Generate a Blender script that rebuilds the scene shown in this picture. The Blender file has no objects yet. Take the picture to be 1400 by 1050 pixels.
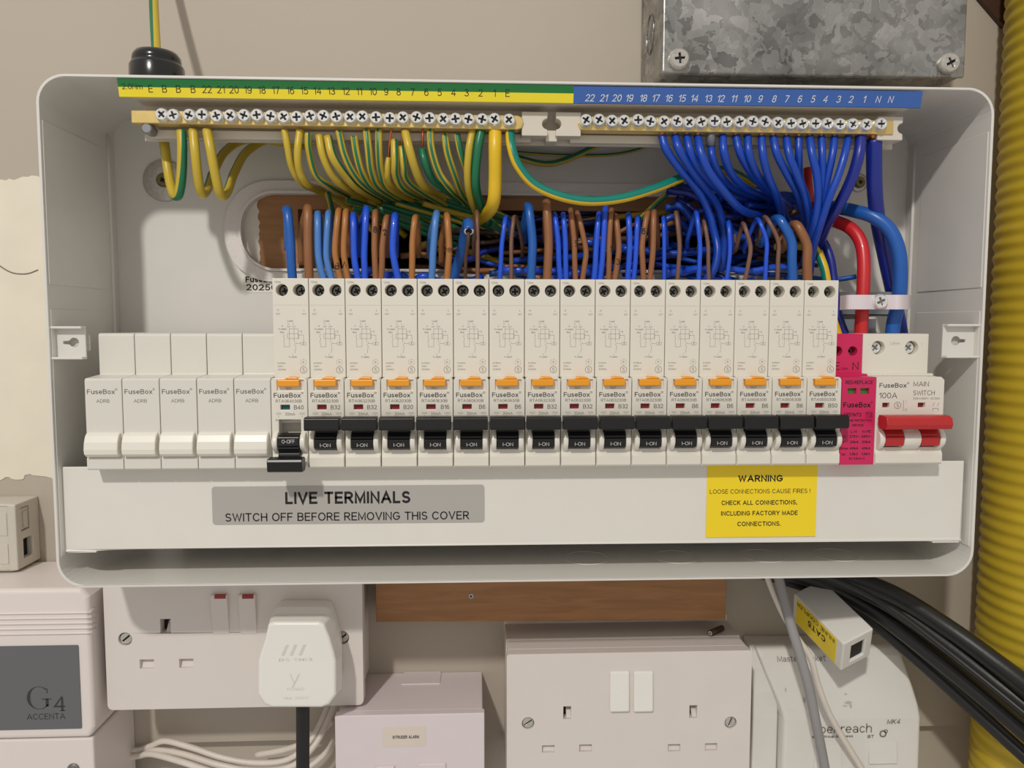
import bpy, bmesh, math, random
from mathutils import Vector, Matrix
from mathutils.geometry import tessellate_polygon

random.seed(7)
C = bpy.context.scene.collection
SC = bpy.context.scene
PI = math.pi
# All sizes below are millimetres: X right, Y into the wall, Z up; Y=0 is the front of the circuit breakers.
S = 0.001

# ------------------------------------------------------------------ camera
F_PX = 1052.0
CAM = Vector((189.7, -378.6, 70.1))
_p, _y, _r = math.radians(4.32), math.radians(2.54), math.radians(0.07)
FWD = Vector((math.sin(_y)*math.cos(_p), math.cos(_y)*math.cos(_p), -math.sin(_p)))
_rt = Vector((math.cos(_y), -math.sin(_y), 0)); _up = _rt.cross(FWD)
RT = math.cos(_r)*_rt + math.sin(_r)*_up
UP = -math.sin(_r)*_rt + math.cos(_r)*_up
cd = bpy.data.cameras.new('camera'); cam = bpy.data.objects.new('camera', cd); C.objects.link(cam)
cd.sensor_fit = 'HORIZONTAL'; cd.sensor_width = 36.0; cd.lens = 36.0*F_PX/1400.0
cd.clip_start = 0.01; cd.clip_end = 50
cam.matrix_world = Matrix((
    (RT.x, UP.x, -FWD.x, CAM.x*S), (RT.y, UP.y, -FWD.y, CAM.y*S), (RT.z, UP.z, -FWD.z, CAM.z*S), (0, 0, 0, 1)))
SC.camera = cam

def U(px, py, Y):
    """point of depth Y (mm) seen at a photograph pixel"""
    d = FWD + RT*((px-700)/F_PX) - UP*((py-525)/F_PX)
    t = (Y-CAM.y)/d.y
    return CAM + d*t

# ------------------------------------------------------------------ light
w = bpy.data.worlds.new('room_light'); SC.world = w; w.use_nodes = True
bg = w.node_tree.nodes['Background']
bg.inputs[0].default_value = (1.0, 0.95, 0.89, 1); bg.inputs[1].default_value = 0.38
def lamp(name, kind, loc, energy, color, **kw):
    l = bpy.data.lights.new(name, kind); o = bpy.data.objects.new(name, l); C.objects.link(o)
    o.location = Vector(loc)*S; l.energy = energy; l.color = color
    for k, v in kw.items(): setattr(l, k, v)
    return o
lamp('ceiling_lamp', 'POINT', (-300, -1450, 1200), 60.0, (1.0, 0.96, 0.90), shadow_soft_size=0.045)
SC.view_settings.view_transform = 'Standard'; SC.view_settings.look = 'None'
SC.view_settings.gamma = 1.0; SC.view_settings.use_curve_mapping = False
SC.view_settings.exposure = 0.34

# ------------------------------------------------------------------ materials
def lin(c):
    return tuple((x/255/12.92 if x/255 <= .04045 else ((x/255+.055)/1.055)**2.4) for x in c)
def mat(name, rgb, rough=.45, metal=0.0, var=.04, scale=60, bump=0.0, bscale=400, spec=.5, coat=0.0):
    m = bpy.data.materials.new(name); m.use_nodes = True
    nt = m.node_tree; b = nt.nodes['Principled BSDF']
    b.inputs['Roughness'].default_value = rough; b.inputs['Metallic'].default_value = metal
    b.inputs['Specular IOR Level'].default_value = spec; b.inputs['Coat Weight'].default_value = coat
    c = lin(rgb)
    tc = nt.nodes.new('ShaderNodeTexCoord')
    n = nt.nodes.new('ShaderNodeTexNoise'); n.inputs['Scale'].default_value = scale; n.inputs['Detail'].default_value = 4
    nt.links.new(tc.outputs['Object'], n.inputs['Vector'])
    r = nt.nodes.new('ShaderNodeMapRange'); r.inputs[1].default_value = .25; r.inputs[2].default_value = .75
    nt.links.new(n.outputs['Fac'], r.inputs[0])
    mx = nt.nodes.new('ShaderNodeMix'); mx.data_type = 'RGBA'
    mx.inputs[6].default_value = tuple(x*(1-var) for x in c)+(1,)
    mx.inputs[7].default_value = tuple(min(1, x*(1+var)) for x in c)+(1,)
    nt.links.new(r.outputs[0], mx.inputs[0]); nt.links.new(mx.outputs[2], b.inputs['Base Color'])
    if bump:
        n2 = nt.nodes.new('ShaderNodeTexNoise'); n2.inputs['Scale'].default_value = bscale; n2.inputs['Detail'].default_value = 3
        nt.links.new(tc.outputs['Object'], n2.inputs['Vector'])
        bp = nt.nodes.new('ShaderNodeBump'); bp.inputs['Strength'].default_value = bump; bp.inputs['Distance'].default_value = .0006
        nt.links.new(n2.outputs['Fac'], bp.inputs['Height']); nt.links.new(bp.outputs[0], b.inputs['Normal'])
    return m

M = {}
def defm(k, *a, **kw): M[k] = mat(k, *a, **kw)
defm('steel_white', (220, 217, 211), .38, bump=.05, bscale=900, var=.015)
defm('cover_white', (226, 223, 215), .42, bump=.05, bscale=900, var=.015)
defm('module_white', (226, 221, 209), .38, var=.012)
defm('module_flange', (232, 228, 217), .33, var=.01)
defm('blank_white', (220, 217, 208), .38, var=.012)
defm('socket_white', (222, 214, 208), .32, var=.015)
defm('spur_white', (222, 211, 213), .38, var=.015)
defm('master_white', (226, 223, 217), .3, var=.02)
defm('panel_white', (228, 219, 214), .42, var=.012)
defm('beige_box', (204, 198, 186), .45, var=.02)
defm('plug_white', (236, 233, 226), .3, var=.012)
defm('nylon', (226, 216, 222), .4, var=.02)
defm('holder_white', (214, 206, 192), .4, var=.02)
defm('black', (22, 21, 21), .38, var=.1)
defm('toggle_black', (20, 19, 20), .33, var=.08)
defm('rubber', (14, 14, 14), .2, var=.1, coat=.5)
defm('cable_black', (26, 25, 24), .42, var=.2, bump=.15, bscale=300)
defm('print_grey', (118, 116, 110), .6, var=.02)
defm('print_mid', (88, 86, 82), .6, var=.02)
defm('print_pale', (188, 186, 178), .6, var=.02)
defm('print_black', (22, 21, 20), .6, var=.02)
defm('print_white', (226, 226, 226), .6, var=.02)
defm('print_dark', (52, 53, 55), .6, var=.02)
defm('emboss', (214, 211, 204), .4, var=.01)
defm('orange', (240, 160, 32), .38, var=.03)
defm('pink', (206, 34, 92), .4, var=.03)
defm('red_handle', (186, 40, 42), .34, var=.04)
defm('flag_red', (138, 22, 36), .3, var=.05)
defm('flag_teal', (24, 92, 92), .3, var=.05)
defm('flag_green', (70, 130, 52), .35, var=.05)
defm('neon_red', (150, 42, 42), .3, var=.08)
defm('strip_green', (22, 112, 52), .4, var=.02)
defm('strip_yellow', (238, 218, 46), .4, var=.02)
defm('strip_blue', (58, 98, 172), .4, var=.02)
defm('sticker_yellow', (246, 216, 30), .45, var=.01)
defm('sticker_grey', (176, 172, 167), .4, var=.01)
defm('sticker_white', (232, 228, 220), .4, var=.02)
defm('sticker_cream', (220, 208, 196), .5, var=.02)
defm('badge_slate', (102, 103, 106), .5, var=.02)
defm('dark_hole', (16, 15, 14), .6)
defm('dim_slot', (150, 140, 130), .5)
defm('brass', (226, 198, 128), .3, metal=.6, var=.08, scale=200)
defm('zinc', (236, 236, 234), .2, metal=.45, var=.1, scale=900)
defm('zinc_dull', (196, 192, 186), .32, metal=.5, var=.15, scale=600)
defm('zinc_dark', (130, 128, 126), .35, metal=.6, var=.3, scale=900)
defm('copper', (214, 130, 84), .3, metal=.9, var=.15, scale=900)
defm('torx_brass', (122, 112, 78), .4, metal=.7, var=.15, scale=500)
defm('rail_steel', (150, 152, 156), .3, metal=.6, var=.1)
defm('blue', (14, 68, 176), .34, var=.06, coat=.1)
defm('blue_bright', (30, 84, 214), .32, var=.06, coat=.2)
defm('blue_pale', (74, 128, 200), .34, var=.06, coat=.2)
defm('blue_mid', (28, 92, 176), .34, var=.06, coat=.1)
defm('navy', (24, 42, 140), .34, var=.06, coat=.2)
defm('brown', (146, 96, 58), .4, var=.08)
defm('brown_warm', (170, 112, 58), .4, var=.08)
defm('brown_dull', (120, 86, 68), .42, var=.08)
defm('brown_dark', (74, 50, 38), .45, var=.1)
defm('earth_yellow', (198, 172, 56), .36, var=.05)
defm('earth_green', (26, 112, 76), .36, var=.05)
defm('earth_teal', (12, 128, 112), .36, var=.05)
defm('earth_gold', (226, 186, 36), .36, var=.05)
defm('red_cable', (204, 36, 42), .34, var=.04, coat=.2)
defm('grey_cable', (150, 148, 148), .45, var=.04)
defm('ferrule_grey', (112, 116, 124), .4)
defm('white_cable', (224, 216, 206), .42, var=.05, scale=90)
defm('duct_yellow', (200, 172, 46), .5, var=.08, scale=40)
defm('filler', (232, 224, 206), .75, var=.05, scale=30, bump=.5, bscale=60)
defm('crack', (120, 112, 98), .8)
defm('paint_white', (222, 214, 204), .6, var=.03, bump=.3, bscale=120)
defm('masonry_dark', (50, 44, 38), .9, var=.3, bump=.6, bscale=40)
defm('grommet', (226, 220, 216), .35, var=.05, bump=.5, bscale=500)

def mat_wall():
    m = mat('wall_paint', (182, 172, 158), .72, var=.02, scale=9, bump=.35, bscale=70)
    return m
M['wall'] = mat_wall()
def mat_wood():
    m = bpy.data.materials.new('plywood'); m.use_nodes = True
    nt = m.node_tree; b = nt.nodes['Principled BSDF']; b.inputs['Roughness'].default_value = .62
    tc = nt.nodes.new('ShaderNodeTexCoord'); mp = nt.nodes.new('ShaderNodeMapping')
    mp.inputs['Scale'].default_value = (6, 6, 60)
    nt.links.new(tc.outputs['Object'], mp.inputs[0])
    n = nt.nodes.new('ShaderNodeTexNoise'); n.inputs['Scale'].default_value = 4; n.inputs['Detail'].default_value = 6
    n.inputs['Distortion'].default_value = .8
    nt.links.new(mp.outputs[0], n.inputs['Vector'])
    cr = nt.nodes.new('ShaderNodeValToRGB')
    cr.color_ramp.elements[0].position = .3; cr.color_ramp.elements[0].color = lin((150, 106, 66))+(1,)
    cr.color_ramp.elements[1].position = .75; cr.color_ramp.elements[1].color = lin((176, 128, 84))+(1,)
    nt.links.new(n.outputs['Fac'], cr.inputs[0]); nt.links.new(cr.outputs[0], b.inputs['Base Color'])
    return m
M['wood'] = mat_wood()
def mat_galv():
    m = bpy.data.materials.new('galvanised_steel'); m.use_nodes = True
    nt = m.node_tree; b = nt.nodes['Principled BSDF']; b.inputs['Metallic'].default_value = .92
    tc = nt.nodes.new('ShaderNodeTexCoord')
    nz = nt.nodes.new('ShaderNodeTexNoise'); nz.inputs['Scale'].default_value = 70; nz.inputs['Detail'].default_value = 4
    nt.links.new(tc.outputs['Object'], nz.inputs['Vector'])
    ad = nt.nodes.new('ShaderNodeVectorMath'); ad.operation = 'MULTIPLY_ADD'
    ad.inputs[1].default_value = (.035, .035, .035)
    nt.links.new(nz.outputs['Color'], ad.inputs[0]); nt.links.new(tc.outputs['Object'], ad.inputs[2])
    v = nt.nodes.new('ShaderNodeTexVoronoi'); v.inputs['Scale'].default_value = 170
    nt.links.new(ad.outputs[0], v.inputs['Vector'])
    sp = nt.nodes.new('ShaderNodeSeparateColor'); nt.links.new(v.outputs['Color'], sp.inputs[0])
    n2 = nt.nodes.new('ShaderNodeTexNoise'); n2.inputs['Scale'].default_value = 25; n2.inputs['Detail'].default_value = 5
    nt.links.new(tc.outputs['Object'], n2.inputs['Vector'])
    mt = nt.nodes.new('ShaderNodeMath'); mt.operation = 'MULTIPLY_ADD'; mt.inputs[1].default_value = .3
    nt.links.new(sp.outputs[0], mt.inputs[0]); nt.links.new(n2.outputs['Fac'], mt.inputs[2])
    cr = nt.nodes.new('ShaderNodeValToRGB')
    cr.color_ramp.elements[0].position = .35; cr.color_ramp.elements[0].color = lin((104, 104, 103))+(1,)
    cr.color_ramp.elements[1].position = 1.0; cr.color_ramp.elements[1].color = lin((196, 195, 192))+(1,)
    nt.links.new(mt.outputs[0], cr.inputs[0]); nt.links.new(cr.outputs[0], b.inputs['Base Color'])
    mr = nt.nodes.new('ShaderNodeMapRange'); mr.inputs[3].default_value = .24; mr.inputs[4].default_value = .46
    nt.links.new(sp.outputs[1], mr.inputs[0]); nt.links.new(mr.outputs[0], b.inputs['Roughness'])
    bp = nt.nodes.new('ShaderNodeBump'); bp.inputs['Strength'].default_value = .35; bp.inputs['Distance'].default_value = .002
    nt.links.new(mt.outputs[0], bp.inputs['Height']); nt.links.new(bp.outputs[0], b.inputs['Normal'])
    return m
M['galv'] = mat_galv()

# ------------------------------------------------------------------ mesh helpers
class MB:
    def __init__(s): s.v = []; s.f = []; s.m = []; s.sm = []
    def add(s, vs, fs, mi=0, smooth=False):
        n = len(s.v); s.v += [tuple(p) for p in vs]
        for f in fs: s.f.append(tuple(i+n for i in f)); s.m.append(mi); s.sm.append(smooth)
        return s
    def box(s, x0, x1, y0, y1, z0, z1, mi=0):
        v = [(x, y, z) for x in (x0, x1) for y in (y0, y1) for z in (z0, z1)]
        return s.add(v, [(0, 1, 3, 2), (4, 6, 7, 5), (0, 4, 5, 1), (2, 3, 7, 6), (0, 2, 6, 4), (1, 5, 7, 3)], mi)
    def prism(s, outer, holes, a0, a1, axis='y', mi=0, smooth=False, back=True):
        """closed 2D outline with holes, pushed from a0 to a1 along an axis (y: points are x,z; x: points are y,z; z: x,y)"""
        def P(p, a):
            return {'y': (p[0], a, p[1]), 'x': (a, p[0], p[1]), 'z': (p[0], p[1], a)}[axis]
        loops = [list(outer)]+[list(h) for h in holes]
        flat = [p for l in loops for p in l]; n = len(flat)
        tri = tessellate_polygon([[Vector((p[0], p[1], 0)) for p in l] for l in loops])
        if not holes: caps = [tuple(range(n))]
        else: caps = [tuple(t) for t in tri]
        vs = [P(p, a0) for p in flat]+[P(p, a1) for p in flat]
        fs = [c for c in caps]
        if back: fs += [tuple(i+n for i in reversed(c)) for c in caps]
        s.add(vs, fs, mi)
        k = 0; side = []
        for l in loops:
            for i in range(len(l)):
                a, b = k+i, k+(i+1) % len(l); side.append((a, b, b+n, a+n))
            k += len(l)
        base = len(s.v)-2*n
        for f in side: s.f.append(tuple(i+base for i in f)); s.m.append(mi); s.sm.append(smooth)
        return s
    def quad(s, x0, x1, z0, z1, y, mi=0):
        return s.add([(x0, y, z0), (x1, y, z0), (x1, y, z1), (x0, y, z1)], [(0, 1, 2, 3)], mi)
    def line(s, x0, z0, x1, z1, y, w=.12, mi=0):
        d = Vector((x1-x0, z1-z0)); 
        if d.length < 1e-6: return s
        n = Vector((-d.y, d.x)).normalized()*w/2
        return s.add([(x0-n.x, y, z0-n.y), (x1-n.x, y, z1-n.y), (x1+n.x, y, z1+n.y), (x0+n.x, y, z0+n.y)], [(0, 1, 2, 3)], mi)
    def ring(s, cx, cz, r, y, w=.12, n=18, mi=0):
        for i in range(n):
            a, b = 2*PI*i/n, 2*PI*(i+1)/n
            s.line(cx+r*math.cos(a), cz+r*math.sin(a), cx+r*math.cos(b), cz+r*math.sin(b), y, w, mi)
        return s
    def text(s, string, x, z, h, y, align='C', mi=0, bold=0, width=None, shear=0, mapf=None):
        vs, fs, wd = text_geo(string, bold, shear)
        k = h/CAP
        kx = k if width is None else width/max(wd, 1e-6)
        off = {'L': 0, 'C': -wd*kx/2, 'R': -wd*kx}[align]
        pts = [(x+off+p[0]*kx, y, z+p[1]*k) for p in vs]
        if mapf: pts = [mapf(p) for p in pts]
        return s.add(pts, fs, mi)
    def tube(s, pts, r, n=10, mi=0, stripe=None, twist=0.0, phase=0.0, sub=6, caps=True):
        """smooth round tube through 3D points; stripe=(material, share): a coloured sector"""
        P = spline(pts, sub); N = len(P)
        rr = r if callable(r) else (lambda t: r)
        T = [(P[min(i+1, N-1)]-P[max(i-1, 0)]).normalized() for i in range(N)]
        ref = Vector((0, -1, 0))
        if abs(T[0].dot(ref)) > .9: ref = Vector((1, 0, 0))
        nrm = (ref-T[0]*ref.dot(T[0])).normalized()
        vs = []; 
        for i in range(N):
            nrm = (nrm-T[i]*nrm.dot(T[i])).normalized(); bn = T[i].cross(nrm)
            ra = rr(i/(N-1))
            for j in range(n):
                a = 2*PI*j/n+phase+twist*i/(N-1)
                vs.append(P[i]+(nrm*math.cos(a)+bn*math.sin(a))*ra)
        base = len(s.v); s.v += [tuple(p) for p in vs]
        for i in range(N-1):
            for j in range(n):
                k = (j+1) % n
                s.f.append((base+i*n+j, base+i*n+k, base+(i+1)*n+k, base+(i+1)*n+j))
                s.m.append(stripe[0] if stripe and j < n*stripe[1] else mi); s.sm.append(True)
        if caps:
            s.f.append(tuple(base+j for j in reversed(range(n)))); s.m.append(mi); s.sm.append(False)
            s.f.append(tuple(base+(N-1)*n+j for j in range(n))); s.m.append(mi); s.sm.append(False)
        return s
    def lathe(s, cx, cz, prof, n=20, mi=0, axis='y', smooth=True, caps=True):
        """profile of (radius, position along axis)"""
        vs = []
        for (r, a) in prof:
            for j in range(n):
                t = 2*PI*j/n
                p = (cx+r*math.cos(t), cz+r*math.sin(t))
                vs.append({'y': (p[0], a, p[1]), 'z': (p[0], p[1], a)}[axis])
        fs = [(i*n+j, i*n+(j+1) % n, (i+1)*n+(j+1) % n, (i+1)*n+j) for i in range(len(prof)-1) for j in range(n)]
        s.add(vs, fs, mi, smooth)
        b = len(s.v)-len(vs)
        for i, rev in ((0, True), (len(prof)-1, False)):
            if caps and prof[i][0] > 1e-6:
                idx = [b+i*n+j for j in range(n)]
                s.f.append(tuple(reversed(idx)) if rev else tuple(idx)); s.m.append(mi); s.sm.append(False)
        return s

def spline(pts, sub):
    pts = [Vector(p) for p in pts]
    if len(pts) == 2:
        return [pts[0].lerp(pts[1], i/2) for i in range(3)]
    out = []
    E = [2*pts[0]-pts[1]]+pts+[2*pts[-1]-pts[-2]]
    for i in range(1, len(E)-2):
        a, b, c, d = E[i-1], E[i], E[i+1], E[i+2]
        for k in range(sub):
            t = k/sub
            out.append(.5*((2*b)+(c-a)*t+(2*a-5*b+4*c-d)*t*t+(3*b-a-3*c+d)*t**3))
    out.append(pts[-1]); return out

# lettering: monoline strokes on a grid, cap height 1
def _arc(cx, cy, rx, ry, a0, a1, n=8):
    return [(cx+rx*math.cos(math.radians(a0+(a1-a0)*i/n)), cy+ry*math.sin(math.radians(a0+(a1-a0)*i/n))) for i in range(n+1)]
def _glyphs():
    g = {}
    A = _arc; x = .70; h = x/2
    O = lambda cx, cy, rx, ry: A(cx, cy, rx, ry, 90, 450, 16)
    g['A'] = (.72, [[(0, 0), (.36, 1), (.72, 0)], [(.13, .33), (.59, .33)]])
    g['B'] = (.58, [[(0, 0), (0, 1), (.32, 1)]+A(.32, .765, .22, .235, 90, -90)+[(0, .53)], [(.32, .53)]+A(.32, .265, .26, .265, 90, -90)+[(0, 0)]])
    g['C'] = (.68, [A(.36, .5, .36, .5, 42, 318, 14)])
    g['D'] = (.64, [[(0, 0), (0, 1), (.24, 1)]+A(.24, .5, .4, .5, 90, -90, 12)+[(0, 0)]])
    g['E'] = (.52, [[(.52, 1), (0, 1), (0, 0), (.52, 0)], [(0, .52), (.46, .52)]])
    g['F'] = (.5, [[(.5, 1), (0, 1), (0, 0)], [(0, .5), (.43, .5)]])
    g['G'] = (.7, [A(.36, .5, .36, .5, 45, 330, 14)+[(.7, .46), (.4, .46)]])
    g['H'] = (.6, [[(0, 0), (0, 1)], [(.6, 0), (.6, 1)], [(0, .52), (.6, .52)]])
    g['I'] = (.0, [[(0, 0), (0, 1)]])
    g['K'] = (.58, [[(0, 0), (0, 1)], [(.55, 1), (0, .38)], [(.2, .6), (.58, 0)]])
    g['L'] = (.46, [[(0, 1), (0, 0), (.46, 0)]])
    g['M'] = (.74, [[(0, 0), (0, 1), (.37, .1), (.74, 1), (.74, 0)]])
    g['N'] = (.6, [[(0, 0), (0, 1), (.6, 0), (.6, 1)]])
    g['O'] = (.74, [O(.37, .5, .37, .5)])
    g['P'] = (.54, [[(0, 0), (0, 1), (.28, 1)]+A(.28, .73, .26, .27, 90, -90)+[(0, .46)]])
    g['R'] = (.58, [[(0, 0), (0, 1), (.3, 1)]+A(.3, .74, .25, .26, 90, -90)+[(0, .48)], [(.28, .48), (.58, 0)]])
    g['S'] = (.56, [A(.28, .75, .25, .25, 35, 270, 9)+A(.28, .25, .28, .25, 90, -145, 9)])
    g['T'] = (.6, [[(0, 1), (.6, 1)], [(.3, 1), (.3, 0)]])
    g['U'] = (.6, [[(0, 1)]+A(.3, .3, .3, .3, 180, 360, 10)+[(.6, 1)]])
    g['V'] = (.66, [[(0, 1), (.33, 0), (.66, 1)]])
    g['W'] = (.96, [[(0, 1), (.24, 0), (.48, .95), (.72, 0), (.96, 1)]])
    g['Y'] = (.64, [[(0, 1), (.32, .46), (.64, 1)], [(.32, .46), (.32, 0)]])
    g['0'] = (.52, [O(.26, .5, .26, .5)])
    g['1'] = (.26, [[(0, .74), (.26, 1), (.26, 0)]])
    g['2'] = (.52, [A(.25, .73, .25, .27, 165, -20, 9)+[(.38, .42), (0, 0), (.52, 0)]])
    g['3'] = (.52, [A(.24, .755, .23, .245, 150, -90, 9)+A(.24, .265, .28, .265, 90, -150, 9)])
    g['4'] = (.56, [[(.42, 0), (.42, 1), (0, .28), (.56, .28)]])
    g['5'] = (.52, [[(.47, 1), (.1, 1), (.04, .5)]+A(.25, .32, .27, .32, 130, -145, 10)])
    g['6'] = (.52, [A(.28, .68, .26, .32, 45, 150, 5)+[(.0, .4)]+A(.26, .31, .26, .31, 180, 540, 14)])
    g['7'] = (.5, [[(0, 1), (.5, 1), (.18, 0)]])
    g['8'] = (.52, [O(.26, .76, .22, .24), O(.26, .265, .26, .265)])
    g['9'] = (.52, [A(.24, .32, .26, .32, 225, 330, 5)+[(.52, .6)]+A(.26, .69, .26, .31, 0, 360, 14)])
    g['a'] = (.48, [A(.24, h+.14, .22, .21, 150, 0, 7)+[(.46, .02)], A(.24, .19, .24, .19, 60, 400, 12)])
    g['b'] = (.5, [[(0, 1), (0, 0)], O(.25, h, .25, h)])
    g['c'] = (.46, [A(.25, h, .25, h, 45, 315, 10)])
    g['d'] = (.5, [[(.5, 1), (.5, 0)], O(.25, h, .25, h)])
    g['e'] = (.5, [[(.0, h), (.5, h)]+A(.25, h, .25, h, 0, 310, 12)])
    g['g'] = (.5, [[(.5, x), (.5, -.05)]+A(.25, -.05, .25, .2, 0, -150, 7), O(.25, h, .25, h)])
    g['h'] = (.48, [[(0, 1), (0, 0)], [(0, .42)]+A(.24, .46, .24, .24, 180, 0, 8)+[(.48, 0)]])
    g['i'] = (.0, [[(0, 0), (0, x)], [(0, .9), (0, 1)]])
    g['k'] = (.46, [[(0, 0), (0, 1)], [(.43, x), (0, .28)], [(.16, .42), (.46, 0)]])
    g['l'] = (.0, [[(0, 0), (0, 1)]])
    g['m'] = (.78, [[(0, 0), (0, x)], [(0, .45)]+A(.195, .5, .195, .2, 180, 0, 7)+[(.39, 0)], [(.39, .45)]+A(.585, .5, .195, .2, 180, 0, 7)+[(.78, 0)]])
    g['n'] = (.48, [[(0, 0), (0, x)], [(0, .42)]+A(.24, .46, .24, .24, 180, 0, 8)+[(.48, 0)]])
    g['o'] = (.5, [O(.25, h, .25, h)])
    g['p'] = (.5, [[(0, x), (0, -.26)], O(.25, h, .25, h)])
    g['r'] = (.28, [[(0, 0), (0, x)], [(0, .42)]+A(.26, .44, .26, .26, 180, 80, 5)])
    g['s'] = (.42, [A(.21, .525, .19, .175, 30, 270, 8)+A(.21, .175, .21, .175, 90, -150, 8)])
    g['t'] = (.3, [[(.12, .95), (.12, .12)]+A(.26, .14, .14, .14, 180, 290, 5), [(0, x), (.3, x)]])
    g['u'] = (.48, [[(0, x)]+A(.24, .24, .24, .24, 180, 360, 8)+[(.48, x)], [(.48, x), (.48, 0)]])
    g['x'] = (.46, [[(0, 0), (.46, x)], [(0, x), (.46, 0)]])
    g['y'] = (.48, [[(0, x), (.24, 0)], [(.48, x), (.18, -.25), (.04, -.25)]])
    g['z'] = (.44, [[(0, x), (.44, x), (0, 0), (.44, 0)]])
    g['.'] = (.02, [[(0, 0), (.02, 0)]]); g[','] = (.04, [[(.04, .04), (0, -.14)]]); g[':'] = (.02, [[(0, .08), (.02, .08)], [(0, .6), (.02, .6)]])
    g['-'] = (.28, [[(0, .42), (.28, .42)]]); g['='] = (.4, [[(0, .34), (.4, .34)], [(0, .6), (.4, .6)]]); g['/'] = (.36, [[(0, -.05), (.36, 1.05)]])
    g['~'] = (.4, [[(0, .42), (.1, .52), (.28, .4), (.4, .5)]]); g['!'] = (.02, [[(.01, 1), (.01, .3)], [(0, 0), (.02, 0)]]); g[' '] = (.16, [])
    return g
GL = _glyphs()
_tc = {}
CAP = 1.0
def text_geo(string, bold=0, shear=0):
    k = (string, bold, shear)
    if k in _tc: return _tc[k]
    w_ = .105+bold*3.2; gap = .115+w_
    vs, fs = [], []; x = w_/2
    for ch in string:
        wd, lines = GL[ch]
        for pl in lines:
            P = [Vector((p[0]+x, w_/2+p[1]*(1-w_))) for p in pl]
            n = len(P); closed = (P[0]-P[-1]).length < 1e-4 and n > 3
            if closed: P = P[:-1]; n -= 1
            L, R = [], []
            for i in range(n):
                d0 = P[i]-P[i-1] if (i > 0 or closed) else P[1]-P[0]
                d1 = P[(i+1) % n]-P[i] if (i < n-1 or closed) else P[n-1]-P[n-2]
                if d0.length < 1e-6: d0 = d1
                if d1.length < 1e-6: d1 = d0
                d0, d1 = d0.normalized(), d1.normalized(); t = d0+d1
                t = t.normalized() if t.length > 1e-3 else d1
                nr = Vector((-t.y, t.x)); m = w_/2/max(.45, nr.dot(Vector((-d1.y, d1.x))))
                q = P[i].copy()
                if not closed and i == 0: q -= d1*w_*.45
                if not closed and i == n-1: q += d0*w_*.45
                L.append(q+nr*m); R.append(q-nr*m)
            b = len(vs)
            for l_, r_ in zip(L, R): vs += [l_, r_]
            for i in range(n if closed else n-1):
                j = (i+1) % n; fs.append((b+2*i, b+2*i+1, b+2*j+1, b+2*j))
        x += wd+gap
    wd = x-gap+w_/2
    _tc[k] = ([(p.x+shear*p.y, p.y) for p in vs], fs, wd); return _tc[k]

WL = {}
def mk(name, mb, mats, parent=None, bevel=0, seg=2, loc=None, local=False, label=None, kind=None):
    me = bpy.data.meshes.new(name)
    o = bpy.data.objects.new(name, me); C.objects.link(o)
    pl = Vector((0, 0, 0))
    if parent is not None:
        o.parent = parent
        if not local: pl = WL[parent.name]
    l = Vector(loc) if loc is not None else Vector((0, 0, 0))
    if parent is None: o.location = l*S
    sh = l if parent is None else pl
    WL[o.name] = (l if parent is None else pl)
    me.from_pydata([((p[0]-sh.x)*S, (p[1]-sh.y)*S, (p[2]-sh.z)*S) for p in mb.v], [], mb.f)
    for m in ([mats] if isinstance(mats, str) else mats): me.materials.append(M[m])
    me.polygons.foreach_set('material_index', mb.m)
    me.polygons.foreach_set('use_smooth', mb.sm)
    me.update()
    bm = bmesh.new(); bm.from_mesh(me)
    if bevel: bmesh.ops.remove_doubles(bm, verts=bm.verts, dist=1e-6)
    if name not in ('lettering',): bmesh.ops.recalc_face_normals(bm, faces=bm.faces)
    bm.to_mesh(me); bm.free()
    if bevel:
        b = o.modifiers.new('edge', 'BEVEL'); b.width = bevel*S; b.segments = seg; b.limit_method = 'ANGLE'; b.angle_limit = math.radians(40)
        b.use_clamp_overlap = True
    if label: o['label'] = label
    if kind: o['kind'] = kind
    return o

def thing(name, label, cat, loc, group=None):
    o = bpy.data.objects.new(name, None); C.objects.link(o)
    o.empty_display_size = .01; o.location = Vector(loc)*S; WL[o.name] = Vector(loc)
    o['label'] = label; o['category'] = cat
    if group: o['group'] = group
    return o
def tag(o, label, cat, group=None):
    o['label'] = label; o['category'] = cat
    if group: o['group'] = group
    return o
def struct(o): o['kind'] = 'structure'; return o

def circ(cx, cz, r, n=20, rz=None):
    return [(cx+r*math.cos(2*PI*i/n), cz+(rz or r)*math.sin(2*PI*i/n)) for i in range(n)]
def rect(x0, x1, z0, z1): return [(x0, z0), (x1, z0), (x1, z1), (x0, z1)]
def rrect(x0, x1, z0, z1, r, n=5):
    out = []
    for cx, cz, a in ((x1-r, z1-r, 0), (x0+r, z1-r, PI/2), (x0+r, z0+r, PI), (x1-r, z0+r, 1.5*PI)):
        for i in range(n+1):
            t = a+PI/2*i/n; out.append((cx+r*math.cos(t), cz+r*math.sin(t)))
    return out
def plus(cx, cz, a, w, rot=0):
    p = [(w, w), (w, a), (-w, a), (-w, w), (-a, w), (-a, -w), (-w, -w), (-w, -a), (w, -a), (w, -w), (a, -w), (a, w)]
    c, s = math.cos(rot), math.sin(rot)
    return [(cx+x*c-z*s, cz+x*s+z*c) for x, z in p]
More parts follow.
